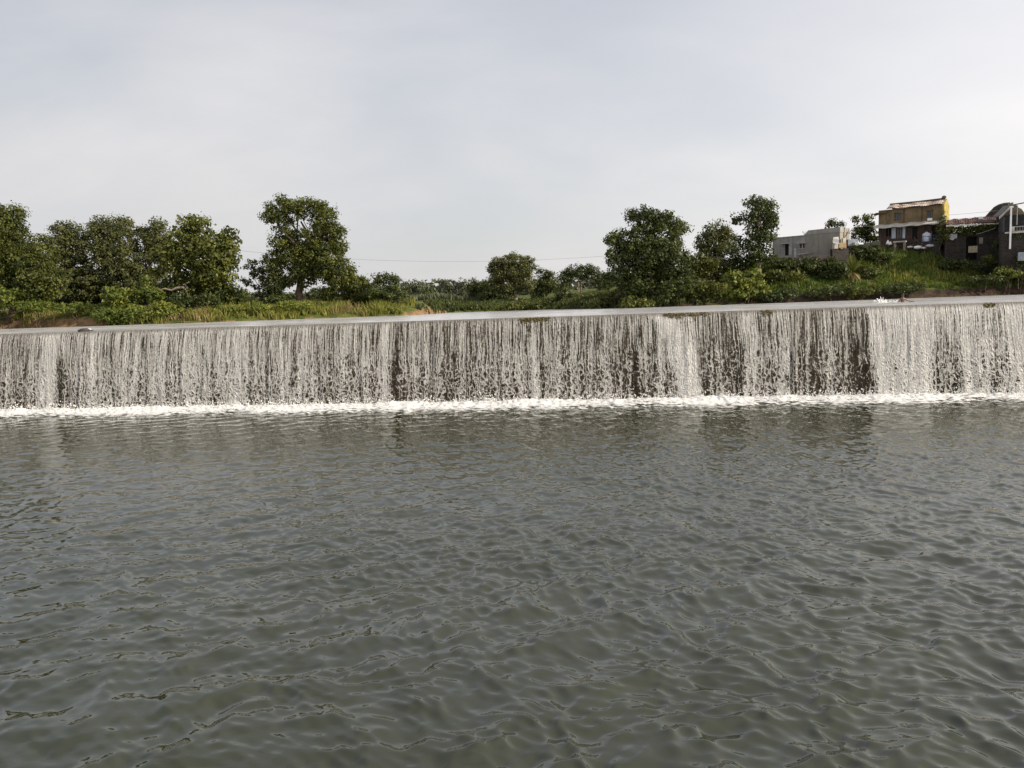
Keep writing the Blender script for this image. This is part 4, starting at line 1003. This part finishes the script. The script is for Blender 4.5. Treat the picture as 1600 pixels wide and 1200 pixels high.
# ---- two storey house
fr = Frame(1372, 112, 1471, 107, 12.0)
root = empty('mud_house', None, 'two storey mud and brick house with a patched rusty sheet roof', 'house', None, fr.m)
zmid = fr.P(1420, 349)[1]; zev = fr.P(1425, 323)[1]; zrid = fr.P(1425, 316.3, 1.8)[1]; zf = fr.P(1420, 384)[1]; L = fr.len; dep = 3.6
uw1 = fr.R(1398, 345, 1407, 333); uw2 = fr.R(1449, 341, 1457, 329)
lw1 = fr.R(1400, 373, 1409, 355); dd = fr.R(1425, 374, 1434, 354.5); lw0 = fr.R(1383, 370, 1393, 355); op = fr.R(1455, 382, 1468, 353)
def f(mb):
    wall_holes(mb, 0, L, 0, 0.3, zmid + 0.003, zev - 0.1, [uw1, uw2]); mb.box(0, 0.3, 0.303, dep, zmid + 0.003, zev - 0.1); mb.box(0.303, L, dep - 0.3, dep, zmid + 0.003, zev - 0.1)
part('wall', M_MUD, root, f, label='ochre mud plastered upper wall')
def f(mb):
    wall_holes(mb, 0, L, 0.0, 0.3, zf - 2.2, zmid - 0.003, [lw1, dd, lw0, op]); mb.box(0, 0.3, 0.303, dep, zf - 2.2, zmid - 0.003); mb.box(0.303, L, dep - 0.3, dep, zf - 2.2, zmid - 0.003)
part('wall', M_BRICK, root, f, label='red brown brick lower wall')
def f(mb):
    mb.box(L + 0.003, L + 0.25, -0.05, dep, zmid - 0.5, zev - 0.1)
    mb.add([(L + 0.003, -0.05, zev - 0.097), (L + 0.003, dep, zev - 0.097), (L + 0.003, dep / 2, zrid + 0.03), (L + 0.25, -0.05, zev - 0.097), (L + 0.25, dep, zev - 0.097), (L + 0.25, dep / 2, zrid + 0.03)],
           [(0, 1, 2), (5, 4, 3), (0, 2, 5, 3), (1, 4, 5, 2)])
part('wall', M_YELL, root, f, label='sunlit yellow washed end wall')
part('floor', M_WOOD, root, lambda mb: (mb.box(0.31, L - 0.01, 0.31, dep - 0.31, zmid - 0.1, zmid + 0.05), mb.box(0.31, L - .01, 1.6, 1.75, zf - 2, zmid - .11)))
xr0 = fr.P(1386, 322)[0]; sl = 1.05
def f(mb):
    nx = 46; V = []; Fq = []
    for j, (y, z) in enumerate(((-0.45, zev - 0.02), (dep / 2 - 0.2, zrid - 0.10), (dep / 2, zrid), (dep + 0.4, zev))):
        for i in range(nx): V.append((xr0 + (L + 0.1 - xr0) * i / (nx - 1), y, z + 0.035 * (i % 2) + 0.05 * math.sin(i * 0.35)))
    for j in range(3):
        for i in range(nx - 1): o_ = j * nx + i; Fq.append((o_, o_ + 1, o_ + nx + 1, o_ + nx))
    k_ = len(V); V += [(a, b, c - 0.06) for a, b, c in V]; Fq += [tuple(k_ + q for q in f_[::-1]) for f_ in Fq]
    for i in range(nx - 1): Fq.append((i, k_ + i, k_ + i + 1, i + 1))
    mb.add(V, Fq)
rf = part('roof', M_RUST, root, f)
part('ridge_cap', M_WOOD, rf, lambda mb: (mb.tube([(xr0, dep / 2 - 0.1, zrid + 0.03), (L * .6, dep / 2 - 0.1, zrid + 0.02), (L, dep / 2 - 0.1, zrid + 0.1)], .11, 7), mb.blob((L - 0.1, dep / 2 - 0.15, zrid + 0.22), (.30, .28, .26), 3)))
def f(mb):
    mb.box(-0.35, xr0 + 0.1, -0.4, dep * 0.8, zev - 0.55, zev - 0.38, 0, 0.06); mb.tube([(-1.0, -0.3, zev - 0.62), (0.6, -0.3, zev - 0.42)], .06, 6); mb.tube([(-.6, -0.35, zev - 0.85), (0.2, -0.32, zev - 0.62)], .06, 6); mb.tube([(-.7, 0.3, zev - 0.6), (0.2, 0.3, zev - 0.5)], .07, 6)
part('rafter', M_WOOD, root, f)
for px in (1387.5, 1412.5, 1440.5, 1468.5):
    x_ = fr.P(px, 335)[0]; part('post', M_WOOD if px in (1412.5, 1440.5) else M_MUD, root, lambda mb: mb.box(x_ - 0.11, x_ + 0.11, -0.06, -0.003, zmid + 0.15, zev - 0.15))
def f(mb):
    nx = 30; V = []; Fq = []
    for j, (y, dz) in enumerate(((-1.3, -0.38), (-0.004, 0.12))):
        for i in range(nx): V.append((-0.35 + (L + 0.45) * i / (nx - 1), y + 0.05 * math.sin(i * 1.7) * (1 - j), zmid + dz + 0.05 * math.sin(i * 0.9)))
    for i in range(nx - 1): Fq.append((i, i + 1, nx + i + 1, nx + i))
    k_ = len(V); V += [(a, b, c - 0.10) for a, b, c in V]; Fq += [tuple(k_ + q for q in f_[::-1]) for f_ in Fq] + [(i, k_ + i, k_ + i + 1, i + 1) for i in range(nx - 1)]
    mb.add(V, Fq)
part('awning', M_TIN, root, f)
for h_, gl in ((uw1, M_GLASS), (uw2, M_GLASS), (lw1, M_GLASS), (lw0, M_DARK)):
    wn = part('window', gl, root, lambda mb: mb.box(h_[0], h_[1], 0.18, 0.24, h_[2], h_[3]))
    part('frame', M_WOOD, wn, lambda mb: (mb.box(h_[0] - .07, h_[0] + .05, -.03, .17, h_[2], h_[3]), mb.box(h_[1] - .05, h_[1] + .07, -.03, .17, h_[2], h_[3]), mb.box((h_[0] + h_[1]) / 2 - .04, (h_[0] + h_[1]) / 2 + .04, .04, .16, h_[2], h_[3]), mb.box(h_[0] - .15, h_[1] + .15, -.10, .10, h_[3] + .003, h_[3] + .1)))
dr = part('door', M_DARK, root, lambda mb: mb.box(dd[0], dd[1], .20, .26, dd[2], dd[3]))
part('frame', M_WOOD, dr, lambda mb: (mb.box(dd[0] - .09, dd[0] - .002, -.03, .2, dd[2], dd[3]), mb.box(dd[1] + .002, dd[1] + .09, -.03, .2, dd[2], dd[3])))
for (a_, b_, c_, d_) in ((1393, 373, 1399.5, 355.5), (1410, 372.5, 1414.5, 354.5)):
    h_ = fr.R(a_, b_, c_, d_, -0.1); part('shutter', M_BLUEW, root, lambda mb: mb.box(h_[0], h_[1], -0.09, -0.03, h_[2], h_[3]), 0.01)
h_ = fr.R(1449, 345, 1456, 340.5, -0.5); part('box_cooler', M_WHITE, root, lambda mb: mb.box(h_[0], h_[1], -0.55, -0.01, h_[2], h_[3]), 0.03)
part('plinth', M_STONE, root, lambda mb: (mb.box(1.8, L, -1.5, -0.004, zf - 2.6, zf + 0.25), mb.box(2.2, L - 3, -1.15, -0.004, zf + 0.253, zf + 0.55)))

# things in front of the two storey house
def on_front(px, py, y): x_, z_ = fr.P(px, py, y); return fr.world(x_, y, z_)
h_ = fr.R(1441, 378, 1454.5, 363, -1.0); q = fr.world((h_[0] + h_[1]) / 2, -1.0, h_[2]); w_ = h_[1] - h_[0]; hh_ = h_[3] - h_[2]
rt = Matrix(fr.m); rt.translation = q
root = empty('water_tank', None, 'pale blue water tank on a dark blue stand before the two storey house', 'water tank', None, rt)
mb = MB(); mb.tube([(0, 0, 0), (0, 0, .08), (0, 0, hh_ * .85), (0, 0, hh_ * .95), (0, 0, hh_), (0, 0, hh_ + .1)], [w_ * .40, w_ * .48, w_ * .5, w_ * .38, w_ * .2, w_ * .14], 18); mb.build('tank', M_BLUEW, root, True)
def f(mb):
    for a_, b_ in ((-1, -1), (1, -1), (1, 1), (-1, 1)): mb.box(a_ * w_ * .45 - .04, a_ * w_ * .45 + .04, b_ * w_ * .45 - .04, b_ * w_ * .45 + .04, -1.0, hh_ * .62)
    for z_ in (-.06, hh_ * .55): mb.box(-w_ * .5, w_ * .5, -w_ * .5, -w_ * .45 - .05, z_, z_ + .06); mb.box(-w_ * .5, w_ * .5, w_ * .45 + .05, w_ * .5, z_, z_ + .06)
part('stand', M_BLUE, root, f)
h_ = fr.R(1455, 382, 1466, 367, -1.0); q = fr.world((h_[0] + h_[1]) / 2, -1.0, h_[2]); rt = Matrix(fr.m); rt.translation = q; w_ = h_[1] - h_[0]; hh_ = h_[3] - h_[2]
def f(mb):
    for a_ in np.linspace(-.5, .5, 4): mb.tube([(a_ * w_, 0, 0), (a_ * w_, 0, hh_)], .04, 6)
    for z_ in (.3, .6, 1): mb.tube([(-w_ * .5, 0, hh_ * z_), (w_ * .5, 0, hh_ * z_)], .035, 6)
mb = MB(); f(mb); o = mb.build('railing', M_BLUE, None); o.matrix_world = rt; tag(o, 'dark blue pipe railing right of the pale blue water tank', 'railing')
for (a_, b_, c_, d_, y_, m_, lab, nm, ct) in (
        (1396, 380, 1416, 376.5, -2.2, M_TIN, 'pale stone slab bench below the shuttered window of the two storey house', 'bench', 'bench'),
        (1387, 398, 1398, 392, -3.4, M_TIN, 'pale plank lying in the grass below the stone slab bench', 'plank', 'plank')):
    h_ = fr.R(a_, b_, c_, d_, y_); q = fr.world((h_[0] + h_[1]) / 2, y_, h_[2]); rt = Matrix(fr.m); rt.translation = q; w_ = (h_[1] - h_[0]) / 2
    if nm == 'bench':
        root = empty(nm, None, lab, ct, None, rt)
        part('seat', m_, root, lambda mb: mb.box(-w_, w_, -.3, .3, 0.05, .22), .03)
        for s_ in (-1, 1): part('leg', M_ROCK, root, lambda mb: mb.box(s_ * w_ * .75 - .12, s_ * w_ * .75 + .12, -.25, .25, -1.3, .047), .03)
    else:
        mb = MB(); mb.hexa([(-w_, -.3, 0), (w_, -.3, .35), (w_, .3, .35), (-w_, .3, 0), (-w_, -.3, .12), (w_, -.3, .47), (w_, .3, .47), (-w_, .3, .12)]); o = mb.build(nm, m_, None); o.matrix_world = rt; tag(o, lab, ct)
for i, (px, py, rx, rz, m_, lab) in enumerate(((1422, 386, .45, .16, M_CREAM, 'cream sack at the left of the row on the plinth edge'), (1434, 386.5, .55, .24, M_WHITE, 'fattest whitest sack, middle of the row on the plinth edge'), (1443, 387.5, .35, .15, M_CREAM, 'small cream sack sagging below the water tank'), (1453, 384, .6, .2, M_CLOTH, 'long grey white sack under the blue railing'))):
    q = on_front(px, py, -1.9); mb = MB(); mb.blob((0, 0, 0), (rx, .3, rz), 10 + i, .14, 0, 12, 7); o = mb.build('sack', m_, None, True); o.location = q; tag(o, lab, 'sack', 'sacks before the two storey house')
for i, (px, py, lab) in enumerate(((1386.5, 380, 'upright white bundle in the dark corner left of the bench'), (1390.5, 381, 'smaller slumped white bundle beside the upright white bundle'))):
    q = on_front(px, py + 2, -1.6); mb = MB(); mb.tube([(0, 0, 0), (0.03, 0, .2), (.06, 0, .42), (.1, 0, .62 if i == 0 else .5)], [.24, .2, .13, .05], 9); mb.blob((.16, 0, .16), (.2, .15, .14), i, .2); o = mb.build('bundle', M_WHITE, None, True); o.location = q; tag(o, lab, 'bundle', 'white bundles')
q = on_front(1434, 383, -1.6); q2 = on_front(1441, 372, -0.9) - q
mb = MB(); mb.tube([(q2[0] * -.9, q2[1] * -.9, q2[2] * 1.1), (q2[0], q2[1], -0.3)], .05, 6); o = mb.build('leaning_pole', M_WOOD, None); o.location = q; tag(o, 'pole leaning beside the doorway of the two storey house', 'pole')

# ---- stone hut with tiled roof and creepers
fr = Frame(1476, 105.3, 1573, 102.5, 8.7)
zt = fr.P(1520, 362)[1]; L = fr.len
root = empty('stone_hut', None, 'low dark stone hut under a red tiled roof hung with creepers', 'hut', None, fr.m)
ent = fr.R(1509, 409, 1527, 369)
def f(mb):
    wall_holes(mb, 0, L, 0, .45, -1.5, zt, [(ent[0], ent[1], ent[2] + .2, ent[3])]); mb.box(0, .45, .453, 5, -1.5, zt); mb.box(L - .45, L, .453, 5, -1.5, zt); mb.box(.453, L - .453, 4.5, 5, -1.5, zt)
part('wall', M_STONE, root, f)
part('dark_backing', M_DARK, root, lambda mb: mb.box(ent[0] - .2, ent[1] + .2, 1.6, 1.7, -1, zt - .3))  # near-black sheet stands in for the shade inside the hut
e0 = fr.P(1478, 351, -.6); e1 = fr.P(1560, 347, -.6); r0 = fr.P(1480, 343.5, 2.5); r1 = fr.P(1556, 338, 2.5)
def f(mb):
    nx = 60; V = []; Fq = []
    for j in range(5):
        t_ = j / 4
        for i in range(nx):
            s_ = i / (nx - 1); x_ = (e0[0] * (1 - s_) + e1[0] * s_) * (1 - t_) + (r0[0] * (1 - s_) + r1[0] * s_) * t_; z_ = (e0[1] * (1 - s_) + e1[1] * s_) * (1 - t_) + (r0[1] * (1 - s_) + r1[1] * s_) * t_
            V.append((x_, -.6 + 3.1 * t_, z_ + .06 * (i % 2) + .08 * math.sin(i * .5) * math.sin(j) + random.uniform(-.03, .03)))
    for j in range(4):
        for i in range(nx - 1): o_ = j * nx + i; Fq.append((o_, o_ + 1, o_ + nx + 1, o_ + nx))
    k_ = len(V); V += [(a, b, c - .1) for a, b, c in V]; Fq += [tuple(k_ + q_ for q_ in f_[::-1]) for f_ in Fq]
    mb.add(V, Fq)
rf = part('roof', M_TILE, root, f)
pp_ = [fr.P(x, y, 1.4) for x, y in ((1529, 347), (1537, 346.5), (1536, 338.5), (1530, 339))]
part('patch', M_TARP, rf, lambda mb: mb.hexa([(x_, 1.4 - (0.65 if k < 2 else -.75), z_ + .02) for k, (x_, z_) in enumerate(pp_)] + [(x_, 1.4 - (0.65 if k < 2 else -.75), z_ + .09) for k, (x_, z_) in enumerate(pp_)]))
part('fascia', M_CREAM, root, lambda mb: mb.hexa([(e0[0], -.75, e0[1] - .28), (e1[0], -.75, e1[1] - .25), (e1[0], -.66, e1[1] - .25), (e0[0], -.66, e0[1] - .28), (e0[0], -.75, e0[1] - .08), (e1[0], -.75, e1[1] - .1), (e1[0], -.66, e1[1] - .1), (e0[0], -.66, e0[1] - .08)]))
lob = []
for px, py, rx, rz in ((1486, 359, 8, 5), (1502, 358, 10, 4.5), (1518, 358, 12, 5), (1535, 356, 12, 4), (1552, 352, 9, 4), (1480, 368, 4, 6), (1512, 364, 10, 3)):
    x_, z_ = fr.P(px, py, -.5); lob.append(((x_, -.3, z_), (rx * .085, .55, rz * .085)))
me, _ = crown_mesh('creeper', lob, .35, .26, 1.4); tag(link('creeper', me, L_MID, root), 'green creeper spilling over the eaves')
def flat_thing(frm, a_, b_, c_, d_, y_, m_, nm, lab, ct, th=.06, sag=0.0):
    h_ = frm.R(a_, b_, c_, d_, y_); rt = Matrix(frm.m); rt.translation = frm.world((h_[0] + h_[1]) / 2, y_, h_[2]); w_ = (h_[1] - h_[0]) / 2; hh_ = h_[3] - h_[2]; mb = MB()
    nx, nz = 9, 6; V = []; Fq = []
    for s_ in (0, 1):
        for j in range(nz):
            for i in range(nx): V.append((-w_ + 2 * w_ * i / (nx - 1), s_ * th + .05 * math.sin(i * 1.3 + j * .5) * (1 if sag else .3), hh_ * j / (nz - 1) + sag * math.sin(i * 1.1) * (1 - j / (nz - 1)) + sag * .6 * (i / nx)))
    k_ = nx * nz
    for j in range(nz - 1):
        for i in range(nx - 1): o_ = j * nx + i; Fq += [(o_, o_ + 1, o_ + nx + 1, o_ + nx), (k_ + o_ + nx, k_ + o_ + nx + 1, k_ + o_ + 1, k_ + o_)]
    ring = [i for i in range(nx)] + [j * nx + nx - 1 for j in range(1, nz)] + [(nz - 1) * nx + i for i in range(nx - 2, -1, -1)] + [j * nx for j in range(nz - 2, 0, -1)]
    Fq += [(ring[i], k_ + ring[i], k_ + ring[(i + 1) % len(ring)], ring[(i + 1) % len(ring)]) for i in range(len(ring))]
    mb.add(V, Fq); o = mb.build(nm, m_, None); o.matrix_world = rt; return tag(o, lab, ct)
flat_thing(fr, 1513, 395, 1527.5, 384, -.12, M_MAT, 'woven_mat', 'pale woven mat panel standing in the dark doorway of the stone hut', 'mat')
flat_thing(fr, 1479.5, 375, 1495.5, 365, -.18, M_CLOTH, 'cloth', 'grey white cloth hung on the left end of the stone hut', 'cloth', .04, .12)
flat_thing(fr, 1530, 381, 1536, 371, -.10, M_ROCK, 'slab', 'pale mottled slab set against the hut wall right of its doorway', 'slab', .08)

# thatched mound roof behind and shed with a sheet porch at the right edge
q = aty(1558, 350, 106.5); mb = MB(); k = 106.5 / F
out = [(1540, 352), (1546, 340), (1551, 330), (1557, 322), (1564, 317), (1573, 316), (1584, 322), (1592, 334), (1596, 352)]
V = []; nz = 8
for px, py in out:
    p_ = aty(px, py, 106.5) - q
    for j in range(nz):
        a_ = math.pi * j / (nz - 1); V.append((p_[0], -2.6 * math.cos(a_), -1.5 + (p_[2] + 1.5) * (0.25 + 0.75 * math.sin(a_)) + random.uniform(-.06, .06)))
mb.add(V, [(i * nz + j, (i + 1) * nz + j, (i + 1) * nz + j + 1, i * nz + j + 1) for i in range(len(out) - 1) for j in range(nz - 1)] + [tuple(j for j in range(nz)), tuple((len(out) - 1) * nz + j for j in range(nz))[::-1]])
root = empty('thatched_hut', tuple(q), 'humped dark thatched hut rising behind the porch shed', 'hut')
mb.build('roof', M_THATCH, root, True)
part('wall', M_MUD, root, lambda mb: mb.box(-1.3, 3.0, -2.2, 2.2, H(q[0], 106.5) - q[2] - .5, -1.0))
me, _ = crown_mesh('creeper', [((1.2, -.8, 2.35), (.9, .8, .35)), ((.3, -1.2, 1.9), (.5, .6, .4))], .3, .24, 1.0); link('creeper', me, L_OLIVE, root)

fr = Frame(1562, 99.8, 1660, 97.0, 8.9)
root = empty('porch_shed', None, 'dark open porch shed with a sheet roof cut by the right edge', 'shed', None, fr.m)
ra = fr.P(1560, 338, -.6); rb = fr.P(1577, 321, -.6); rc = fr.P(1640, 309, -.6)
def f(mb):
    for (p0, p1) in ((ra, rb), (rb, rc)):
        mb.hexa([(p0[0], -1.0, p0[1] - .12), (p1[0], -1.0, p1[1] - .12), (p1[0], 4.5, p1[1] + .3), (p0[0], 4.5, p0[1] + .3), (p0[0], -1.0, p0[1]), (p1[0], -1.0, p1[1]), (p1[0], 4.5, p1[1] + .42), (p0[0], 4.5, p0[1] + .42)])
rf = part('roof', M_SHEET, root, f)
def f(mb):
    for i in range(9):
        t_ = (i + .3) / 9; x_ = ra[0] + (rb[0] - ra[0]) * t_; z_ = ra[1] + (rb[1] - ra[1]) * t_; mb.box(x_, x_ + .10, -1.06, -1.004, z_ - .42, z_ - .06)
part('eaves_board', M_TIN, rf, f)
pw = fr.P(1578, 389, -.9)
part('post', M_WHITE, root, lambda mb: (mb.box(pw[0] - .10, pw[0] + .10, -1.0, -.8, pw[1], rb[1] - .13), mb.box(pw[0] - .22, pw[0] + .22, -1.02, -.78, rb[1] - .32, rb[1] - .125)), .01)
p2 = fr.P(1589, 351, -.5); part('post', M_TIN, root, lambda mb: mb.box(p2[0] - .04, p2[0] + .04, -.5, -.42, p2[1], rb[1] - .1))
rl = fr.R(1580, 362, 1640, 350.5, -.7)
def f(mb):
    mb.box(rl[0], rl[1], -.73, -.67, rl[3] - .06, rl[3]); mb.box(rl[0], rl[1], -.73, -.67, rl[2], rl[2] + .06); mb.box(rl[0], rl[0] + .35, -.74, -.66, rl[2] + .063, rl[3] - .063)
    for i in range(14): x_ = rl[0] + (rl[1] - rl[0]) * i / 13; mb.box(x_ - .015, x_ + .015, -.715, -.685, rl[2] + .063, rl[3] - .063)
part('railing', M_TIN, root, f)
bw = fr.P(1572, 355, 3.2)
part('wall', M_SHEET, root, lambda mb: (mb.box(.2, fr.len, 3.4, 3.6, -1.0, rb[1] - .9), mb.box(.2, .4, -.3, 3.397, rl[2] - .1, ra[1] - .1), mb.box(fr.len - .3, fr.len, -.3, 3.397, -1, rb[1])))
part('floor', M_TIN, root, lambda mb: mb.box(.41, fr.len - .31, -.8, 3.39, rl[2] - .2, rl[2] - .02))
part('base_wall', M_STONE, root, lambda mb: mb.box(-.05, fr.len, -.6, 3.3, -1.6, rl[2] - .203))
part('lower_wall', M_STONE, root, lambda mb: mb.box(.1, fr.len, -.68, -.603, -1.0, rl[2] - .75))
lp = fr.R(1592, 404, 1606, 394, -1.4); rt = Matrix(fr.m); rt.translation = fr.world((lp[0] + lp[1]) / 2, -1.4, lp[2]); mb = MB(); mb.box(-.55, .6, -.3, .3, -.3, lp[3] - lp[2], 0, .06); o = mb.build('feed_trough', M_TARP, None, False, .05); o.matrix_world = rt; tag(o, 'grey trough block beside the thin young tree at the right edge', 'trough')

# overhead wires
def wire(name, p0, p1, sag, r_, lab, root=None):
    p0 = np.array(p0); p1 = np.array(p1); pts = [tuple(p0 * (1 - t) + p1 * t - np.array([0, 0, sag * 4 * t * (1 - t)]) - p0) for t in np.linspace(0, 1, 40)]
    mb = MB(); mb.tube(pts, r_, 5); o = mb.build(name, M_CAB, None); o.location = p0; return tag(o, lab, 'wire')
M_CAB = mat('cable', (0.20, 0.20, 0.20), 0.6)
wire('power_line', aty(300, 383, 110), aty(1080, 388, 104), 2.0, .014, 'thin power line sagging across the river between the two banks')
wire('house_wire', aty(1472, 336.5, 104.5), aty(1558, 329, 104.5), .06, .018, 'upper thin wire from the two storey house towards the porch shed')
wire('house_wire', aty(1473, 343, 104), aty(1562, 336, 104), .08, .015, 'lower thin wire just under the other house wire')
wire('house_wire', aty(1340, 352.5, 108), aty(1374, 353, 107), .05, .03, 'short wire into the left side of the two storey house')
q = aty(1529.5, 372, 100.5)
wire('hut_rope', aty(1526, 366, 101), aty(1556, 356, 100.6), .04, .025, 'slack rope along the top of the stone hut wall')

# ------------------------------------------------------------------ at the crest
def crest_thing(px, py, z): return atz(px, py, z)
M_MOSS = leaf_mat('wet_moss', (0.060, 0.045, 0.012), (0.170, 0.130, 0.035), 0.15)
for pa, pb, y_, lab in ((810, 858, 500, 'ochre moss clump on the crest near the middle of the weir'), (1038, 1106, 494, 'widest ochre moss clump on the crest beside the slanting jet'), (1192, 1212, 486, 'faint short moss clump on the crest between the slanting jet and the white torrent'), (1546, 1564, 477, 'small mossy clump on the crest within the white torrent')):
    ua, ub = u_of(pa, y_), u_of(pb, y_); n_ = int((ub - ua) * 260); u_ = rng.uniform(ua, ub, n_); v_ = np.abs(rng.normal(0, .15, n_)) * (0.5 + fbm(u_ * 2, u_ * 0, 801, 3))
    ok = (rng.random(n_) < 2.0 * np.minimum(1, 4 * np.minimum(u_ - ua, ub - u_) / (ub - ua) + .25)); u_, v_ = u_[ok], np.minimum(v_, .6)[ok]
    pos = W(u_, .03 + .30 * np.sqrt(v_) + rng.uniform(0, .06, len(u_)), ZU - .03 - v_); c_ = W(np.array([(ua + ub) / 2]), np.array([.2]), np.array([ZU - .1]))[0]
    nr = EN[None] * 0.9 + rand_dirs(len(u_)) * .6 + np.array([0, 0, .5]); nr /= np.linalg.norm(nr, axis=1, keepdims=True)
    Vq, Fq = leaf_quads(pos - c_, nr, rng.uniform(.08, .2, len(u_)), rng.uniform(.05, .1, len(u_)))
    o = link('moss_clump', np_mesh('moss_clump', Vq, Fq, False, {'tint': np.repeat(rng.random(len(u_)), 4)}), M_MOSS); o.location = c_; tag(o, lab, 'moss', 'moss clumps on the weir crest')

M_SPLASH = mat('white_water', (0.85, 0.85, 0.84), 0.5)
# dark stone breaking the surface at the left of the crest
q = W(np.array([u_of(112, 512)]), np.array([-.25]), np.array([ZU]))[0]
root = empty('crest_stone', tuple(q), 'dark wet stone breaking the water on the left of the crest', 'stone')
mb = MB(); mb.blob((0, 0, .02), (.42, .28, .20), 5, .25, 0, 10, 6); mb.blob((.38, .02, 0), (.28, .2, .13), 6, .25); mb.build('stone', mat('wet_stone', (.03, .027, .024), .3, (.06, .05, .045), 4.0, .5), root, True)
mb = MB(); mb.blob((.1, .12, .10), (.36, .10, .09), 9, .3, 0, 14, 6)
mb.build('wash', M_SPLASH, root, True)

# swimmer
q = aty(1410.5, 471, 60.0); q[2] = ZU
root = empty('person', tuple(q), 'dark haired bather chest deep in the water above the weir, bare shouldered', 'person')
def skin_mesh(name, verts, edges, radii, mt, parent, sub=2, root_i=0):
    me = bpy.data.meshes.new(name); me.from_pydata(verts, edges, []); o = link(name, me, mt, parent)
    o.modifiers.new('skin', 'SKIN'); sv = me.skin_vertices[0].data if me.skin_vertices else None
    if sv is None:
        bm = bmesh.new(); bm.from_mesh(me); bm.verts.layers.skin.verify(); bm.to_mesh(me); bm.free(); sv = me.skin_vertices[0].data
    for i, r_ in enumerate(radii):
        rr_ = r_ if isinstance(r_, tuple) else (r_, r_); sv[i].radius = rr_; sv[i].use_root = i == root_i
    s_ = o.modifiers.new('sub', 'SUBSURF'); s_.levels = sub; s_.render_levels = sub
    return o
M_SKIN = mat('wet_skin', (0.085, 0.042, 0.028), 0.4, (0.12, 0.06, 0.04), 3.0, spec=.5)
sv_ = [(0, 0, -.55), (0, 0, -.15), (0, 0, .12), (0, .01, .27), (0, -.005, .36), (0, -.015, .45), (0, -.02, .55), (0, -.02, .63),
       (-.17, 0, .24), (-.30, -.04, .06), (-.30, -.20, -.10), (-.28, -.30, -.14),
       (.17, 0, .24), (.42, -.02, .10), (.68, -.04, .03), (.80, -.05, .02)]
ed_ = [(0, 1), (1, 2), (2, 3), (3, 4), (4, 5), (5, 6), (6, 7), (3, 8), (8, 9), (9, 10), (10, 11), (3, 12), (12, 13), (13, 14), (14, 15)]
hand = []
def fingers(base_i, d):
    b_ = sv_[base_i]
    for k_, (oy, ln) in enumerate(((-.035, .075), (-.012, .085), (.012, .08), (.034, .062))):
        i0 = len(sv_); sv_.append((b_[0] + d[0] * .04, b_[1] + oy + d[1] * .04, b_[2] + .0)); sv_.append((b_[0] + d[0] * (.04 + ln), b_[1] + oy * 1.3 + d[1] * (.04 + ln), b_[2] - .02)); ed_.extend([(base_i, i0), (i0, i0 + 1)]); hand.extend([.011, .009])
    i0 = len(sv_); sv_.append((b_[0] + d[0] * .0, b_[1] - .055, b_[2] - .005)); sv_.append((b_[0] + d[0] * .035, b_[1] - .08, b_[2] - .02)); ed_.extend([(base_i, i0), (i0, i0 + 1)]); hand.extend([.012, .010])
rd = [(.15, .11), (.145, .105), (.17, .115), (.10, .09), .055, .075, .088, .06, .07, .052, .04, .036, .07, .05, .038, .034]
fingers(15, (1, 0)); fingers(11, (0.15, -1))
skin_mesh('body', sv_, ed_, rd + hand, M_SKIN, root)
M_HAIR = mat('black_hair', (.012, .010, .009), .5)
mb = MB(); mb.blob((0, .015, .60), (.098, .11, .095), 2, .06, 0, 12, 8); mb.build('hair', M_HAIR, root, True)
def bit(nm, mt_, *args):
    mb = MB(); mb.blob(*args); mb.build(nm, mt_, root, True)
for s_ in (-1, 1):
    bit('eye', M_HAIR, (s_ * .032, -.103, .565), (.014, .008, .008), 1, 0); bit('ear', M_SKIN, (s_ * .088, -.01, .55), (.012, .028, .035), 2, 0)
bit('nose', M_SKIN, (0, -.112, .535), (.014, .022, .026), 3, 0); bit('mouth', M_HAIR, (0, -.100, .495), (.028, .010, .006), 4, 0)
# splash beside the swimmer
q = aty(1378, 468, 63.0); q[2] = ZU; mb = MB()
mb.blob((0, 0, 0), (.5, .3, .035), 3, .25, 0, 12, 5); mb.blob((.85, 0, 0), (.35, .25, .035), 4, .25, 0, 12, 5)
for i in range(24):
    x_ = rng.normal(0, .35) if i < 18 else rng.normal(.95, .2); h_ = abs(rng.normal(0, .22)) * (1.0 if i < 18 else .5); mb.blob((x_, rng.normal(0, .2), h_ * .6 + .02), (rng.uniform(.02, .08), rng.uniform(.02, .07), rng.uniform(.02, .08)), i, .35, 0, 6, 4)
for a_, l_ in ((-.45, .32), (-.12, .5), (.1, .42), (.35, .25)): mb.tube([(a_ * .3, 0, 0), (a_ * .7, 0, l_ * .6), (a_, 0, l_)], [.05, .03, .01], 6)
o = mb.build('splash', M_SPLASH, None, True); o.location = q; tag(o, 'white splash of kicked up water left of the bather', 'splash')
